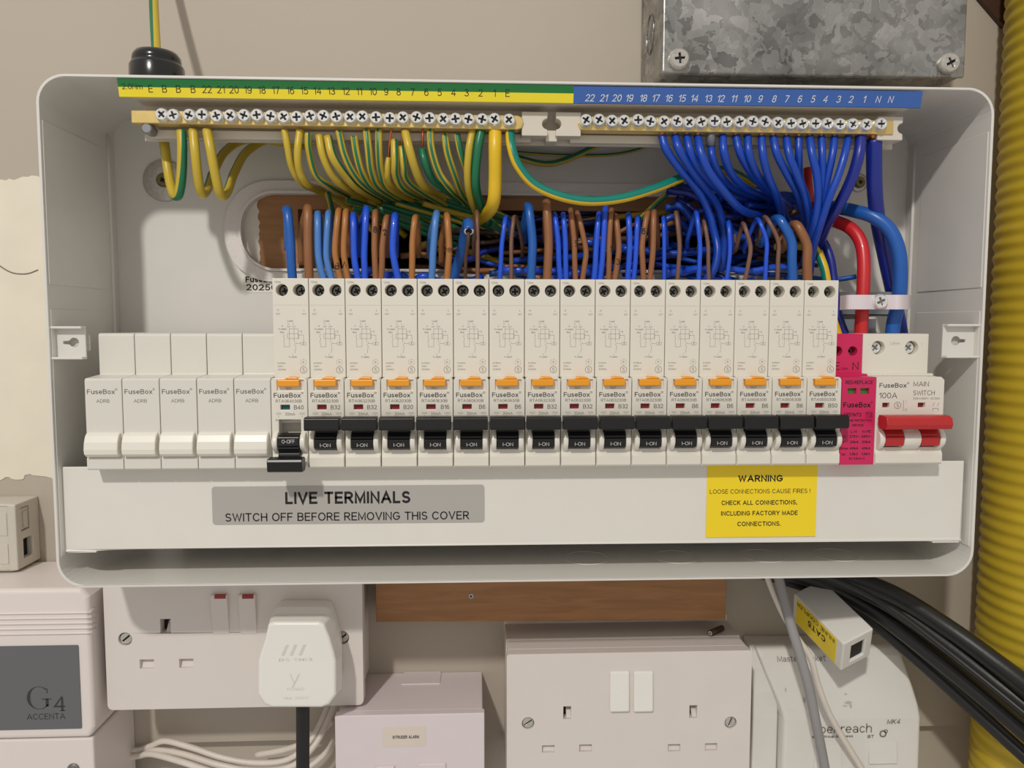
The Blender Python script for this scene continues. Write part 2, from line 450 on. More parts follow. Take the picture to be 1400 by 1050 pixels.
def screw(mb, cx, cz, y, r, rot=.3, depth=1.6, mi=0, md=1, slot=False, cr=(.6, .17)):
    """round head facing the room with a real recess"""
    hole = plus(cx, cz, r*cr[0], r*cr[1], rot)
    if slot: hole = [(cx+a*math.cos(rot)-b*math.sin(rot), cz+a*math.sin(rot)+b*math.cos(rot)) for a, b in ((-r*.76, -r*.14), (r*.76, -r*.14), (r*.76, r*.14), (-r*.76, r*.14))]
    mb.prism(circ(cx, cz, r*.8), [hole], y, y+depth*.45, 'y', mi, True, back=False)
    # rounded shoulder
    mb.lathe(cx, cz, [(r*.8, y), (r*.95, y+depth*.22), (r, y+depth*.5), (r, y+depth)], 20, mi, caps=False)
    mb.prism(circ(cx, cz, r*.72), [], y+depth*.42, y+depth*.6, 'y', md)
    return mb

ORD = ['', 'first', 'second', 'third', 'fourth', 'fifth', 'sixth', 'seventh', 'eighth', 'ninth', 'tenth', 'eleventh',
       'twelfth', 'thirteenth', 'fourteenth', 'fifteenth', 'sixteenth']

# ================================================================== SETTING
WALL = 103.0; BACK = 80.0
# wall with the cavity the cables come from; the wall face steps back under a ledge line
mb = MB()
mb.prism(rect(-420, 900, -195.5, 620), [rect(100, 372, 82, 137)], WALL, WALL+14, 'y')
mb.box(-420, 900, WALL+10, WALL+14, -620, -195.5)
wb = struct(mk('wall_back', mb, 'wall'))
mb = MB()   # filler patch with a ragged outline
pts = [U(-60, 250, WALL), U(-10, 243, WALL), U(15, 246, WALL), U(45, 242, WALL), U(75, 246, WALL), U(110, 244, WALL),
       U(112, 420, WALL), U(110, 640, WALL), U(76, 658, WALL), U(64, 650, WALL), U(50, 652, WALL), U(40, 646, WALL), U(28, 657, WALL), U(12, 652, WALL), U(-8, 658, WALL), U(-60, 655, WALL)]
rg = random.Random(5); q = []
for a, b in zip(pts, pts[1:]+pts[:1]):
    n = max(2, int((b-a).length/2.2))
    for i in range(n):
        p = a.lerp(b, i/n); q.append(Vector((p.x+rg.uniform(-.9, .9), p.y, p.z+rg.uniform(-.9, .9))))
pts = q
mb.prism([(p.x, p.z) for p in pts], [], WALL-.5, WALL+.2, 'y')
mk('plaster_patch', mb, 'filler', wb, label='cream filler patch on the beige wall')
mb = MB()
cp = [U(-4, 361, WALL-.6), U(10, 370, WALL-.6), U(22, 374, WALL-.6), U(38, 374, WALL-.6), U(52, 369, WALL-.6)]
mb.tube(cp, .35, 6)
mk('plaster_crack', mb, 'crack', wb)
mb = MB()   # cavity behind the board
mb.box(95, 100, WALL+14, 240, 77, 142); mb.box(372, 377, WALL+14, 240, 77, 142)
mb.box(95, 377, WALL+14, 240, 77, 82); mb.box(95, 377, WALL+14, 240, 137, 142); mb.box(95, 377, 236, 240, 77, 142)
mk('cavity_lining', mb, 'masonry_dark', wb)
# white paint lapping the lower edge of the board
mb = MB()
top = []
for i in range(24):
    x = 206+i*6.3
    top.append((x, -119+random.uniform(1.5, 4.5)*(1 if i % 5 else .4)))
mb.prism([(206, -125), (351, -125)]+list(reversed(top)), [], WALL-1.2, WALL+.1, 'y')
mk('paint_lap', mb, 'paint_white', wb)

# mounting board with the cable hole cut through it
mb = MB()
mb.prism([(20, -60), (127.2, -60), (127.2, -110.2), (343.5, -112.4), (343.7, 20), (420, 20), (420, 168), (20, 168)], [[(85, 84), (390, 84), (390, 138), (85, 138)]], 82, WALL, 'y')
brd = tag(mk('mounting_board', mb, 'wood', loc=(180, WALL, -110), bevel=.4), 'brown wooden backing board behind the open consumer unit', 'board')
mb = MB()
p = U(644, 815, 82); screw(mb, p.x, p.z, 81.6, 1.7, .2, .8)
mk('screw_head', mb, ['zinc_dull', 'dark_hole'], brd)
rg = random.Random(3); mb = MB()   # white paint on the board, ragged edge inside the opening
mb.prism([(30, 98), (30, 152)]+[(U(354, 320, 82).x+rg.uniform(-.7, .9), 152-i*2.2) for i in range(25)], [], 81.75, 82.05, 'y'); mk('paint_edge', mb, 'paint_white', brd)

# ================================================================== CONSUMER UNIT SHELL
L0, R0, T0, B0, RIM = -19.5, 448.6, 189.0, -60.3, 5.0
t_ = 1.4
unit = thing('consumer_unit', 'open white steel consumer unit enclosure full of breakers and wiring', 'enclosure', (214, 81.4, B0))
mb = MB()
outer = rrect(L0, R0, B0, T0, 13.5, 8); inner = rrect(L0+t_, R0-t_, B0+t_, T0-t_, 12.1, 8)
mb.prism(outer, [inner], RIM, BACK+1.4, 'y')
c0, c1 = U(352, 268, BACK), U(400, 373, BACK)
hx0, hx1, hz0, hz1 = 52.0, 398.0, 101.5, 147.5
mb.prism(rrect(L0+.5, R0-.5, B0+.5, T0-.5, 13, 8), [rrect(hx0, hx1, hz0, hz1, 21, 8)], BACK, BACK+1.4, 'y')
mk('shell', mb, 'steel_white', unit, bevel=.45)
# edge beading round the cable opening
mb = MB()
mb.prism(rrect(hx0-8.5, hx1+8.5, hz0-6, hz1+6, 27, 10), [rrect(hx0-.2, hx1+.2, hz0-.2, hz1+.2, 21, 10)], BACK-2.4, BACK, 'y')
mb.prism(rrect(hx0+.0, hx1-.0, hz0+.0, hz1-.0, 21, 10), [rrect(hx0+1.6, hx1-1.6, hz0+1.6, hz1-1.6, 19.5, 10)], BACK-4.2, BACK+1.6, 'y')
mk('grommet_strip', mb, 'grommet', unit, bevel=.9, label='white edging strip round the cable opening')
# fixing lugs, folded tabs with a keyhole
def lug(x0, x1, z0, z1, y, kx):
    mb = MB()
    cz = (z0+z1)/2
    key = [(kx+2.4*math.cos(t), cz+2.4*math.sin(t)) for t in [PI*.12+i*(2*PI-.24*PI)/14 for i in range(15)]]
    key = key+[(kx+5.2, cz-.7), (kx+5.2, cz+.7)]
    if kx < 100: key = [(2*kx-x, z) for x, z in reversed(key)]
    mb.prism(rect(x0, x1, z0, z1), [key], y, y+1.2, 'y')
    mb.box(x0, x1, y-4, y+.2, z1-1.2, z1); mb.box(x0, x1, y-4, y+.2, z0, z0+1.2)
    mb.box(kx-4.5, kx+6, y+3.5, y+4.2, cz-4, cz+4, 1)
    mk('fixing_lug', mb, ['steel_white', 'steel_white'], unit, bevel=.3)
a, b = U(74, 446, 10), U(118, 491, 10); lug(L0+.8, b.x, b.z, a.z, 10, U(101, 466, 10).x)
a, b = U(1290, 443, 10), U(1334, 489, 10); lug(a.x, R0-.8, b.z, a.z, 10, U(1307, 466, 10).x)
# pressed knockouts and fold lines on the inner walls
mb = MB()
kc = U(1272, 303, 53)
pts = [(R0-t_-.1, 50+13*math.cos(2*PI*i/20), kc.z+13.5*math.sin(2*PI*i/20)) for i in range(21)]
mb.tube(pts, .45, 6, sub=2, caps=False)
mk('knockout', mb, 'steel_white', unit)
mb = MB()
kc = U(122, 290, 50)
pts = [(L0+t_+.1, 46+13*math.cos(2*PI*i/20), 110+13.5*math.sin(2*PI*i/20)) for i in range(21)]
mb.tube(pts, .45, 6, sub=2, caps=False); mk('knockout', mb, 'steel_white', unit)
for cx in (250, 300, 350, 392):
    mb = MB()
    pts = [(cx+12*math.cos(2*PI*i/20), 40+12*math.sin(2*PI*i/20), B0+t_-.18) for i in range(21)]
    mb.tube(pts, .45, 6, sub=2, caps=False); mk('knockout', mb, 'steel_white', unit)
for X in (L0+t_, R0-t_):
    s = 1 if X < 100 else -1
    mb = MB()
    mb.box(min(X, X+s*.5), max(X, X+s*.5), RIM+1.5, 64, -45, 78)
    mb.box(min(X, X+s*.5), max(X, X+s*.5), RIM+1.5, 64, 90, 168)
    mk('side_panel', mb, 'steel_white', unit, bevel=.25)
    mb = MB(); mb.tube([(X+s*.4, 72, B0+12), (X+s*.4, 72, 60), (X+s*.4, 72, T0-12)], 1.0, 8)
    mk('corner_seam', mb, 'steel_white', unit)
# sticker half hidden behind the edging
mb = MB(); a, b = U(330, 376, BACK), U(392, 400, BACK)
mb.prism(rrect(a.x, b.x, b.z, a.z, 1.5), [], BACK-.25, BACK+.1, 'y')
stk = mk('date_sticker', mb, 'sticker_white', unit, label='white sticker with a black date code')
mb = MB(); a = U(337, 397, BACK)
mb.text('202509', a.x, a.z, 3.6, BACK-.35, 'L', bold=.02, width=21)
a = U(336, 386, BACK); mb.text('FuseBox', a.x, a.z, 3.4, BACK-.35, 'L', bold=.03, width=18)
mk('lettering', mb, 'print_black', stk)

# big washers and screws holding the unit
def fixing(px, py, rw, rs, lab, nm):
    c = U(px, py, BACK); t = thing(nm, lab, 'screw', (c.x, BACK, c.z))
    mb = MB(); mb.lathe(c.x, c.z, [(rw, BACK), (rw, BACK-.9), (rw-.7, BACK-1.4), (rs+.6, BACK-1.4)], 28); mk('washer', mb, 'zinc_dull', t)
    mb = MB(); screw(mb, c.x, c.z, BACK-3.2, rs, .4, 2.2, cr=(.4, .13)); mk('screw_head', mb, ['torx_brass', 'dark_hole'], t)
fixing(225, 247, 12, 4.0, 'large round zinc washer with brass screw behind the earth loops', 'fixing_screw')
fixing(1173, 250, 5.5, 3.4, 'small screw behind the thick navy wire', 'fixing_screw')

# DIN rail behind the devices
mb = MB(); mb.box(L0+20, R0-18, 69, 70.5, 8, 43); mb.box(L0+20, R0-18, 70.5, 79.9, 14, 36)
tag(mk('mounting_rail', mb, 'rail_steel', loc=(214, 80, 8)), 'steel rail that the breakers clip onto', 'rail')

# ================================================================== CIRCUIT BREAKERS
MW = 17.75; G = .16
def zc(y): return 93.3-(y-283)/19.1           # heights read off the close-up of the upper face
def breaker_text_upper(mb, Y):
    X = lambda x: (x-515)/19.1
    w_ = .11
    mb.text('1.2Nm', X(538), zc(328), 1.0, Y, 'L')
    for x, s in ((567, 'N'), (810, 'L')):
        mb.text(s, X(x), zc(590), 1.0, Y); mb.text('OUT', X(x), zc(624), .8, Y)
    mb.text('Load', X(677), zc(690), .95, Y); mb.text('N', X(660), zc(716), .8, Y); mb.text('L', X(706), zc(716), .8, Y)
    mb.text('OUT', X(664), zc(742), .72, Y); mb.text('OUT', X(714), zc(742), .72, Y)
    mb.text('N', X(605), zc(738), .85, Y); mb.text('In supply', X(606), zc(765), .8, Y, width=4); mb.text('Blue', X(600), zc(795), .8, Y)
    L = lambda a, b, c, d: mb.line(X(a), zc(b), X(c), zc(d), Y, w_)
    L(668, 750, 668, 925); L(712, 750, 712, 880); L(668, 757, 750, 757); L(750, 757, 750, 850)
    for a, b, c, d in ((650, 802, 755, 802), (650, 848, 755, 848), (650, 802, 650, 848), (755, 802, 755, 848)): L(a, b, c, d)
    xs = [620, 612, 622, 612, 620, 615]
    for i in range(5): L(xs[i], 805+i*24, xs[i+1], 829+i*24)
    L(615, 925, 668, 925); L(750, 780, 782, 780); L(782, 768, 782, 796); L(755, 815, 800, 815); L(800, 815, 800, 888)
    mb.ring(X(785), zc(896), .75, Y, w_, 12); mb.ring(X(808), zc(896), .75, Y, w_, 12)
    L(726, 895, 768, 895); L(726, 880, 726, 895); L(712, 895, 726, 925); L(726, 925, 716, 985)
    mb.text('L', X(698), zc(1005), .85, Y); mb.text('In supply', X(698), zc(1028), .8, Y, width=3.9)
    mb.text('In=30mA', 2.0, 51.2, .8, Y, 'L'); mb.text('230V~', 2.0, 49.6, .8, Y, 'L'); mb.text('50/60Hz', 2.0, 48.0, .8, Y, 'L')
    cx, cz = 14.6, 52.0
    for i in range(6):
        a, b = PI/3*i+.1, PI/3*(i+1)-.25
        mb.line(cx+1.5*math.cos(a), cz+1.5*math.sin(a), cx+1.5*math.cos(b), cz+1.5*math.sin(b), Y, w_)
    mb.text('IR', cx, cz-.4, .9, Y)
    mb.ring(14.6, 48.2, 1.65, Y, .2, 20); mb.text('S', 14.6, 47.3, 1.8, Y)
    mb.line(.6, 80.2, 17.0, 80.2, Y, .09, 1)

def drum_profile(on):
    p = [(6, 9.4), (-1.5, 9.7), (-4.3, 10.3), (-4.7, 14.6), (-3.7, 15.2), (-4.0, 15.8), (-2.4, 18.4), (-3.5, 19.8),
         (-8.2, 20.4), (-8.2, 25.0), (-3.0, 25.4), (1.5, 22.8), (6, 20.2)]
    if on: return p
    return [(y, 26.4-z) for y, z in reversed(p)]

def make_breaker(on, win, rating, code, label, grp):
    t = thing('circuit_breaker', label, 'circuit breaker', (0, 68, 0), grp)
    x0, x1 = G, MW-G
    mb = MB()
    # tall upper block with the two terminal wells
    mb.prism(rect(x0, x1, 44.4, 93.3), [circ(4.75, 87.5, 2.95), circ(13.1, 87.5, 2.95)], 6.5, 17, 'y')
    mb.box(x0, x1, 17, 66, 44.4, 93.3)
    # nose with its windows
    nose = [(x0, 0), (x1, 0), (x1, 43.2), (x1-.5, 44.2), (x1-1.3, 44.6), (x0+1.3, 44.6), (x0+.5, 44.2), (x0, 43.2)]
    mb.prism(nose, [rect(4.5, 9.1, 29.0, 31.5), rect(3.0, 15.9, 38.4, 43.6), rect(3.6, 14.3, 9.2 if on else 6.4, 21.4 if on else 24.2)], 0, 4.5, 'y')
    mb.prism(nose, [rect(3.6, 14.3, 9.2 if on else 6.4, 22)], 4.5, 9, 'y')
    mb.box(x0, x1, 9, 67.8, 0, 44.4)
    mb.quad(3.0, 15.9, 38.4, 43.6, 1.0)
    # wedge sills below the toggle
    mb.prism([(-.05, 0.2), (-1.1, 1.0), (-1.1, 5.4), (.3, 7.6), (.3, .2)], [], x0+.2, x1-.2, 'x')
    body = mk('body', mb, 'module_white', t, bevel=.28)
    for a, b in ((1.0, 3.55), (14.35, 16.9)):
        mb = MB(); mb.prism([(2.5+p[0], p[1]) for p in circ(0, 13.3, 7.2, 24, 5.4)], [], a, b, 'x', smooth=True)
        mk('toggle_guard', mb, 'module_flange', t, bevel=.5)
    # toggle
    mb = MB()
    mb.prism(drum_profile(on), [], 3.75, 14.15, 'x')
    bar = [(-10.6, 20.0), (-11.2, 21.2), (-10.8, 25.8), (-9.6, 26.4), (-4.2, 26.4), (-3.6, 24.6), (-4, 20.4), (-5, 19.7)]
    if not on: bar = [(y, 26.4-z) for y, z in reversed(bar)]
    mb.prism(bar, [], .25, 16.95, 'x')
    tg = mk('toggle', mb, 'toggle_black', t, bevel=.4)
    mb = MB()
    if on: mb.text('I-ON', 9.1, 11.3, 1.7, -4.78, width=5.0, bold=-.006)
    else: mb.text('O-OFF', 9.1, 13.2, 1.8, -4.78, width=6.2)
    mk('lettering', mb, 'print_white', tg)
    # test button
    mb = MB(); mb.box(3.5, 14.2, -1.6, 1.2, 40.5, 43.9); mb.prism([(6.5, 43.9), (14, 43.9), (13, 44.9), (8.5, 45.1)], [], -1.0, 5.5, 'y')
    tb = mk('test_button', mb, 'orange', t, bevel=.5)
    mb = MB(); mb.box(4.4, 9.2, 2.2, 3, 28.9, 31.6); mk('status_window', mb, win, t)
    for cx in (4.75, 13.1):
        mb = MB(); screw(mb, cx+.2, 87.3, 12, 2.7, random.uniform(0, 1.5), 2)
        mk('terminal_screw', mb, ['zinc_dark', 'dark_hole'], t)
    mb = MB()
    breaker_text_upper(mb, 6.44)
    Y = -.06
    mb.text('TEST', 8.4, 38.9, 1.0, .93, bold=.01)
    mb.text('30mA', 9.1, 26.2, 1.5, Y)
    for x in (2.3, 13.6):
        mb.line(x, 27.5, x+2.6, 27.5, Y, .3, 1); mb.line(x, 26.9, x+2.6, 26.9, Y, .3, 1); mb.line(x+1.3, 26.4, x+1.3, 25.4, Y, .3, 1)
    mk('lettering', mb, ['print_grey', 'print_pale'], t)
    mb = MB()
    mb.text('FuseBox', 1.4, 35.0, 2.35, Y, 'L', bold=.018, width=13.0); mb.ring(15.2, 37.3, .42, Y, .2, 10)
    mb.text(code, 2.3, 32.6, 1.45, Y, 'L', width=12.6)
    mb.text(rating, 15.8, 29.2, 2.1, Y, 'R', bold=.006)
    if not on: mb.text('IEC/EN 61009-1', 2.2, 23.6, .8, Y, 'L', width=8)
    mk('lettering', mb, 'print_mid', t)
    return t

def kids(o): return [c for c in bpy.data.objects if c.parent == o]
def copy_tree(o, parent=None):
    c = o.copy(); C.objects.link(c); c.parent = parent
    WL[c.name] = WL.get(o.name, Vector((0, 0, 0))).copy()
    for k in kids(o): copy_tree(k, c)
    return c

seq = [('B40', 'RTA064030B'), ('B32', 'RTA063230B'), ('B32', 'RTA063230B'), ('B20', 'RTA062030B'), ('B16', 'RTA061630B'), ('B6', 'RTA060630B'),
       ('B6', 'RTA060630B'), ('B6', 'RTA060630B'), ('B32', 'RTA063230B'), ('B32', 'RTA063230B'), ('B32', 'RTA063230B'), ('B32', 'RTA063230B'),
       ('B6', 'RTA060630B'), ('B6', 'RTA060630B'), ('B6', 'RTA060630B'), ('B50', 'RTA065030B')]
seq = [('B40', 'RTA064030B'), ('B32', 'RTA063230B'), ('B32', 'RTA063230B'), ('B20', 'RTA062030B'), ('B16', 'RTA061630B'), ('B6', 'RTA060630B'),
       ('B6', 'RTA060630B'), ('B32', 'RTA063230B'), ('B32', 'RTA063230B'), ('B32', 'RTA063230B'), ('B32', 'RTA063230B'), ('B6', 'RTA060630B'),
       ('B6', 'RTA060630B'), ('B6', 'RTA060630B'), ('B6', 'RTA060630B'), ('B50', 'RTA065030B')]
GRP = 'circuit breakers in the row'
near = {1: 'beside the switched-off one', 15: 'beside the pink surge device'}
done = {}
bx = [367.7, 418.9, 470, 521.4, 571.4, 620.9, 670, 718, 766.6, 814.9, 864.3, 913.5, 962.3, 1010.9, 1058.6, 1106.6]
for i, (rt_, code) in enumerate(seq):
    if i == 0: lab = 'white circuit breaker rated B40, black toggle switched down, teal window'
    elif i == 15: lab = 'white circuit breaker rated B50 beside the pink surge device'
    elif rt_ in ('B20', 'B16'): lab = 'white circuit breaker rated %s, toggle up, the only one marked so' % rt_
    else: lab = 'white circuit breaker rated %s, %s in line after the switched-off one' % (rt_, ORD[i])
    if rt_ in done:
        t = copy_tree(done[rt_]); t['label'] = lab
    else:
        t = make_breaker(i != 0, 'flag_teal' if i == 0 else 'flag_red', rt_, code, lab, GRP); done[rt_] = t
    x = (5+i)*MW
    t.location = Vector((x, 68, 0))*S

# blank modules
def make_blank():
    t = thing('blank_module', '', 'blank module', (0, 68, 0), 'blank modules beside the breakers')
    x0, x1 = G, MW-G
    mb = MB()
    mb.prism([(68, 0), (0, 0), (-.8, .6), (-.8, 5.6), (0, 6.4), (0, 43.6), (.8, 44.6), (12, 45.4), (15.3, 45.6), (15.3, 65.2), (16.2, 66.2), (68, 66.2)], [], x0, x1, 'x')
    mk('body', mb, 'blank_white', t, bevel=.35)
    mb = MB()
    mb.prism([(1, 6.6), (-2.6, 6.8), (-4.2, 8.2), (-4.6, 10.5), (-4.0, 14), (-2.6, 17.0), (-1.2, 18.2), (1, 18.6)], [], x0+.4, x1-1.0, 'x')
    mk('blank_cover', mb, 'module_flange', t, bevel=.6, seg=3)
    mb = MB()
    mb.text('FuseBox', 1.2, 37.0, 2.35, -.06, 'L', bold=.014, width=13.2); mb.ring(15.1, 39.3, .42, -.06, .2, 10)
    mb.text('ADRB', 8.6, 32.8, 1.7, -.06, width=6.2)
    mk('lettering', mb, 'print_grey', t)
    return t
b0 = make_blank()
bl = ['white blank module at the outer end of the breaker row', 'white blank module, second from the outer end of the row',
      'white blank module in the middle of the five', 'white blank module, one away from the switched-off breaker', 'white blank module next to the switched-off breaker']
for i in range(5):
    t = b0 if i == 0 else copy_tree(b0)
    t['label'] = bl[i]; t.location = Vector((i*MW, 68, 0))*S

# surge device
x0 = 21*MW; X = lambda px: None
t = thing('surge_device', 'pink surge protection device between the breakers and main switch', 'surge protector', (x0, 68, 0))
mb = MB(); a0, a1 = x0+G, x0+MW-G
mb.prism(rect(a0, a1, 45.2, 66.2), [circ(x0+4.6, 57.2, 2.5), circ(x0+12.6, 57.2, 2.5)], 15.3, 24, 'y')
mb.box(a0, a1, 24, 68, 45.2, 66.2)
mb.prism(rect(a0, a1, 0, 44.6), [rect(x0+3.0, x0+7.6, 36.2, 39.0), rect(x0+9.6, x0+14.2, 36.2, 39.0)], 0, 4, 'y')
mb.box(a0, a1, 4, 68, 0, 44.6); mb.box(a0, a1, 9, 16, 44.6, 45.6)
mk('body', mb, 'pink', t, bevel=.5)
for cx in (4.6, 12.6):
    mb = MB(); screw(mb, x0+cx+.3, 57.1, 20, 2.2, .8, 2); mk('terminal_screw', mb, ['zinc_dark', 'dark_hole'], t)
for cx in (3.0, 9.6):
    mb = MB(); mb.box(x0+cx-.1, x0+cx+4.7, 2, 3.2, 36.1, 39.1); mk('status_window', mb, 'flag_green', t)
mb = MB(); Y = -.06
mb.text('PE', x0+.5, 47.4, 4.0, 15.2, 'L', width=5.4); mb.text('1.2Nm', x0+6.5, 47.4, 1.2, 15.2, 'L'); mb.text('N', x0+15.9, 47.4, 4.0, 15.2, 'R', width=3.2)
mb.text('RED:REPLACE', x0+8.9, 41.0, 1.9, Y, bold=.02, width=14)
mb.text('FuseBox', x0+1.1, 29.2, 2.7, Y, 'L', bold=.025, width=14); mb.ring(x0+15.8, 31.9, .4, Y, .2, 10)
mb.text('SPD1MT2', x0+1.6, 24.6, 1.9, Y, 'L', bold=.03, width=9); mb.text('T2', x0+14.5, 24.6, 1.8, Y, bold=.02)
for a, b, c, d in ((12.9, 24.1, 16.1, 24.1), (12.9, 26.9, 16.1, 26.9), (12.9, 24.1, 12.9, 26.9), (16.1, 24.1, 16.1, 26.9)): mb.line(x0+a, b, x0+c, d, Y, .16)
mb.text('SURGE PROTECTION', x0+9.0, 22.0, 1.2, Y, bold=.03, width=14); mb.text('DEVICE', x0+9.0, 19.6, 1.2, Y, bold=.03)
mb.text('L-N', x0+7.0, 16.2, 1.5, Y, bold=.02); mb.text('N-PE', x0+13.6, 16.2, 1.5, Y, bold=.02)
for z, a, b, c in ((13.8, 'Uc:', '275V~', '255V~'), (11.0, 'In:', '20kA', '20kA'), (7.8, 'Imax:', '40kA', '40kA'), (4.8, 'Up:', '1.5kV', '1.5kV')):
    mb.text(a, x0+.8, z, 1.25, Y, 'L', bold=.02); mb.text(b, x0+7.4, z, 1.3, Y, bold=.03); mb.text(c, x0+13.6, z, 1.3, Y, bold=.03)
mb.text('IEC 61643-11', x0+9, 2.6, 1.1, Y, bold=.02, width=8)
mk('lettering', mb, 'print_black', t)

# main switch
x0 = 22*MW; a1 = 24*MW-G; a0 = x0+G
t = thing('main_switch', 'white double-width main switch with a long red handle', 'main switch', (x0, 68, 0))
mb = MB()
mb.prism(rect(a0, a1, 45.4, 66.2), [circ(x0+8.4, 58.9, 3.6), circ(x0+26.4, 58.9, 3.6)], 15.3, 24, 'y')
mb.box(a0, a1, 24, 68, 45.4, 66.2)
mb.prism([(a0, 0), (a1, 0), (a1, 43), (a1-1.6, 44.6), (a0+.8, 44.6), (a0, 43.8)],
         [rect(x0+3.6, x0+7.3, 29.1, 31.6), rect(x0+22.0, x0+25.8, 29.1, 31.6), rect(x0+3.6, x0+13.2, 9.0, 21), rect(x0+22.1, x0+31.7, 9.0, 21)], 0, 8, 'y')
mb.box(a0, a1, 8, 68, 0, 44.6); mb.box(a0, a1, 10, 16, 44.6, 45.7)
mb.prism([(-.05, 0.2), (-1.1, 1.0), (-1.1, 5.4), (.3, 7.6), (.3, .2)], [], a0+.2, a1-.2, 'x')
mk('body', mb, 'module_white', t, bevel=.35)
for a, b in ((.8, 3.5), (13.3, 22.0), (31.8, 34.6)):
    mb = MB(); mb.prism([(2.5+p[0], p[1]) for p in circ(0, 13.4, 7.4, 24, 5.8)], [], x0+a, x0+b, 'x', smooth=True); mk('handle_guard', mb, 'module_flange', t, bevel=.5)
mb = MB()
for a, b in ((3.7, 13.1), (22.2, 31.6)): mb.prism(drum_profile(True), [], x0+a, x0+b, 'x')
mb.prism([(-11.6, 19.5), (-12.6, 21.8), (-11.8, 25.0), (-9.5, 26.0), (-4.0, 26.0), (-3, 24), (-3.4, 20.4), (-5, 19)], [], x0-.3, a1-2.4, 'x')
mk('handle', mb, 'red_handle', t, bevel=.45)
for cx in (3.6, 22.0):
    mb = MB(); mb.box(x0+cx-.1, x0+cx+3.9, 2.2, 3.2, 29, 31.7); mk('status_window', mb, 'flag_red', t)
for cx in (8.4, 26.4):
    mb = MB(); screw(mb, x0+cx-.2, 58.9, 18, 3.3, .9, 2.5); mk('terminal_screw', mb, ['zinc', 'zinc_dark'], t)
mb = MB(); Y = -.06
mb.text('FuseBox', x0+1.6, 39.2, 2.4, Y, 'L', bold=.015, width=14); mb.ring(x0+16.4, 41.5, .42, Y, .2, 10)
mb.text('100A', x0+1.6, 33.8, 2.9, Y, 'L', width=9.4)
mb.text('MAIN', x0+19.2, 39.8, 2.5, Y, 'L', width=8); mb.text('SWITCH', x0+19.2, 35.3, 2.5, Y, 'L', width=11.2)
mb.text('230V/400V~ AC22A', x0+19.2, 33.2, 1.0, Y, 'L', width=14)
mb.ring(x0+11.4, 30.2, 1.7, Y, .2, 18); mb.text('S', x0+11.4, 29.3, 1.9, Y)
mb.line(x0+14.4, 32.8, x0+14.4, 27.4, Y, .18); mb.text('I', x0+15.8, 31.6, 1.2, Y); mb.text('O', x0+15.8, 27.4, 1.2, Y)
for a, b, c, d in ((29.8, 27.2, 29.8, 28.6), (29.8, 28.6, 32.6, 28.6), (32.6, 27.2, 32.6, 28.6), (29.6, 29.8, 30.6, 31.6), (32, 29.8, 33, 31.6)): mb.line(x0+a, b, x0+c, d, Y, .15)
mb.text('L', x0+3.5, 60.4, 1.0, 15.24, mi=1); mb.text('2.8Nm', x0+17.2, 60.4, 1.5, 15.24, mi=1); mb.text('N', x0+31.8, 60.4, 1.0, 15.24, mi=1)
mk('lettering', mb, ['print_mid', 'print_pale'], t)

# ================================================================== TERMINAL COVER
CY = 10.0
a, b = U(83, 640, CY), U(1315, 735, CY)
cx0, cx1, cz0, cz1 = -17.6, 444.6, -42.6, -.25
t = thing('terminal_cover', 'long white terminal cover below the breakers with two warning stickers', 'cover', (214, CY, cz0))
mb = MB(); mb.box(cx0, cx1, CY, CY+1.2, cz0, cz1); mb.box(cx0, cx1, CY, 46, cz0, cz0+1.2)
mb.box(cx0, cx0+1.2, CY, 40, cz0, cz1-12); mb.box(cx1-1.2, cx1, CY, 40, cz0, cz1-12)
mk('cover_plate', mb, 'cover_white', t, bevel=.5)
for x in (cx0+.4, cx1-15):
    mb = MB(); mb.box(x, x+14.6, CY+.5, CY+16, cz0-1.5, cz0-.2); mk('cover_clip', mb, 'cover_white', t, bevel=.3)
# grey sticker
q = [U(290, 667, CY), U(662, 661, CY), U(662, 713, CY), U(291, 718, CY)]
mb = MB(); mb.prism(rrect(q[3].x, q[1].x, (q[3].z+q[2].z)/2, (q[0].z+q[1].z)/2, 1.6), [], CY-.2, CY+.1, 'y')
s1 = mk('warning_sticker', mb, 'sticker_grey', t, label='grey sticker reading live terminals')
mb = MB(); y_ = CY-.26
p = U(476, 688.5, CY); mb.text('LIVE TERMINALS', p.x, p.z, 6.3, y_, bold=.03, width=63)
p = U(476, 711.5, CY); mb.text('SWITCH OFF BEFORE REMOVING THIS COVER', p.x, p.z, 4.3, y_, bold=.012, width=123)
mk('lettering', mb, 'print_black', s1)
q = [U(967, 640, CY), U(1117, 638, CY), U(1115, 733, CY), U(965, 733, CY)]
mb = MB(); mb.box((q[0].x+q[3].x)/2, (q[1].x+q[2].x)/2, CY-.2, CY+.1, q[2].z, cz1-.1)
s2 = mk('warning_sticker', mb, 'sticker_yellow', t, label='yellow sticker warning of loose connections')
mb = MB()
for s, px, py, h, w_, bo in (('WARNING', 1039.5, 658.5, 3.5, 23.5, .03), ('LOOSE CONNECTIONS CAUSE FIRES !', 1039, 674.5, 2.3, 53, .004), ('CHECK ALL CONNECTIONS,', 1038, 690, 2.4, 40, .022),
                             ('INCLUDING FACTORY MADE', 1038, 704.5, 2.4, 40.5, .022), ('CONNECTIONS.', 1037.5, 719, 2.4, 23, .022)):
    p = U(px, py, CY); mb.text(s, p.x, p.z, h, y_, bold=bo, width=w_)
mk('lettering', mb, 'print_black', s2)

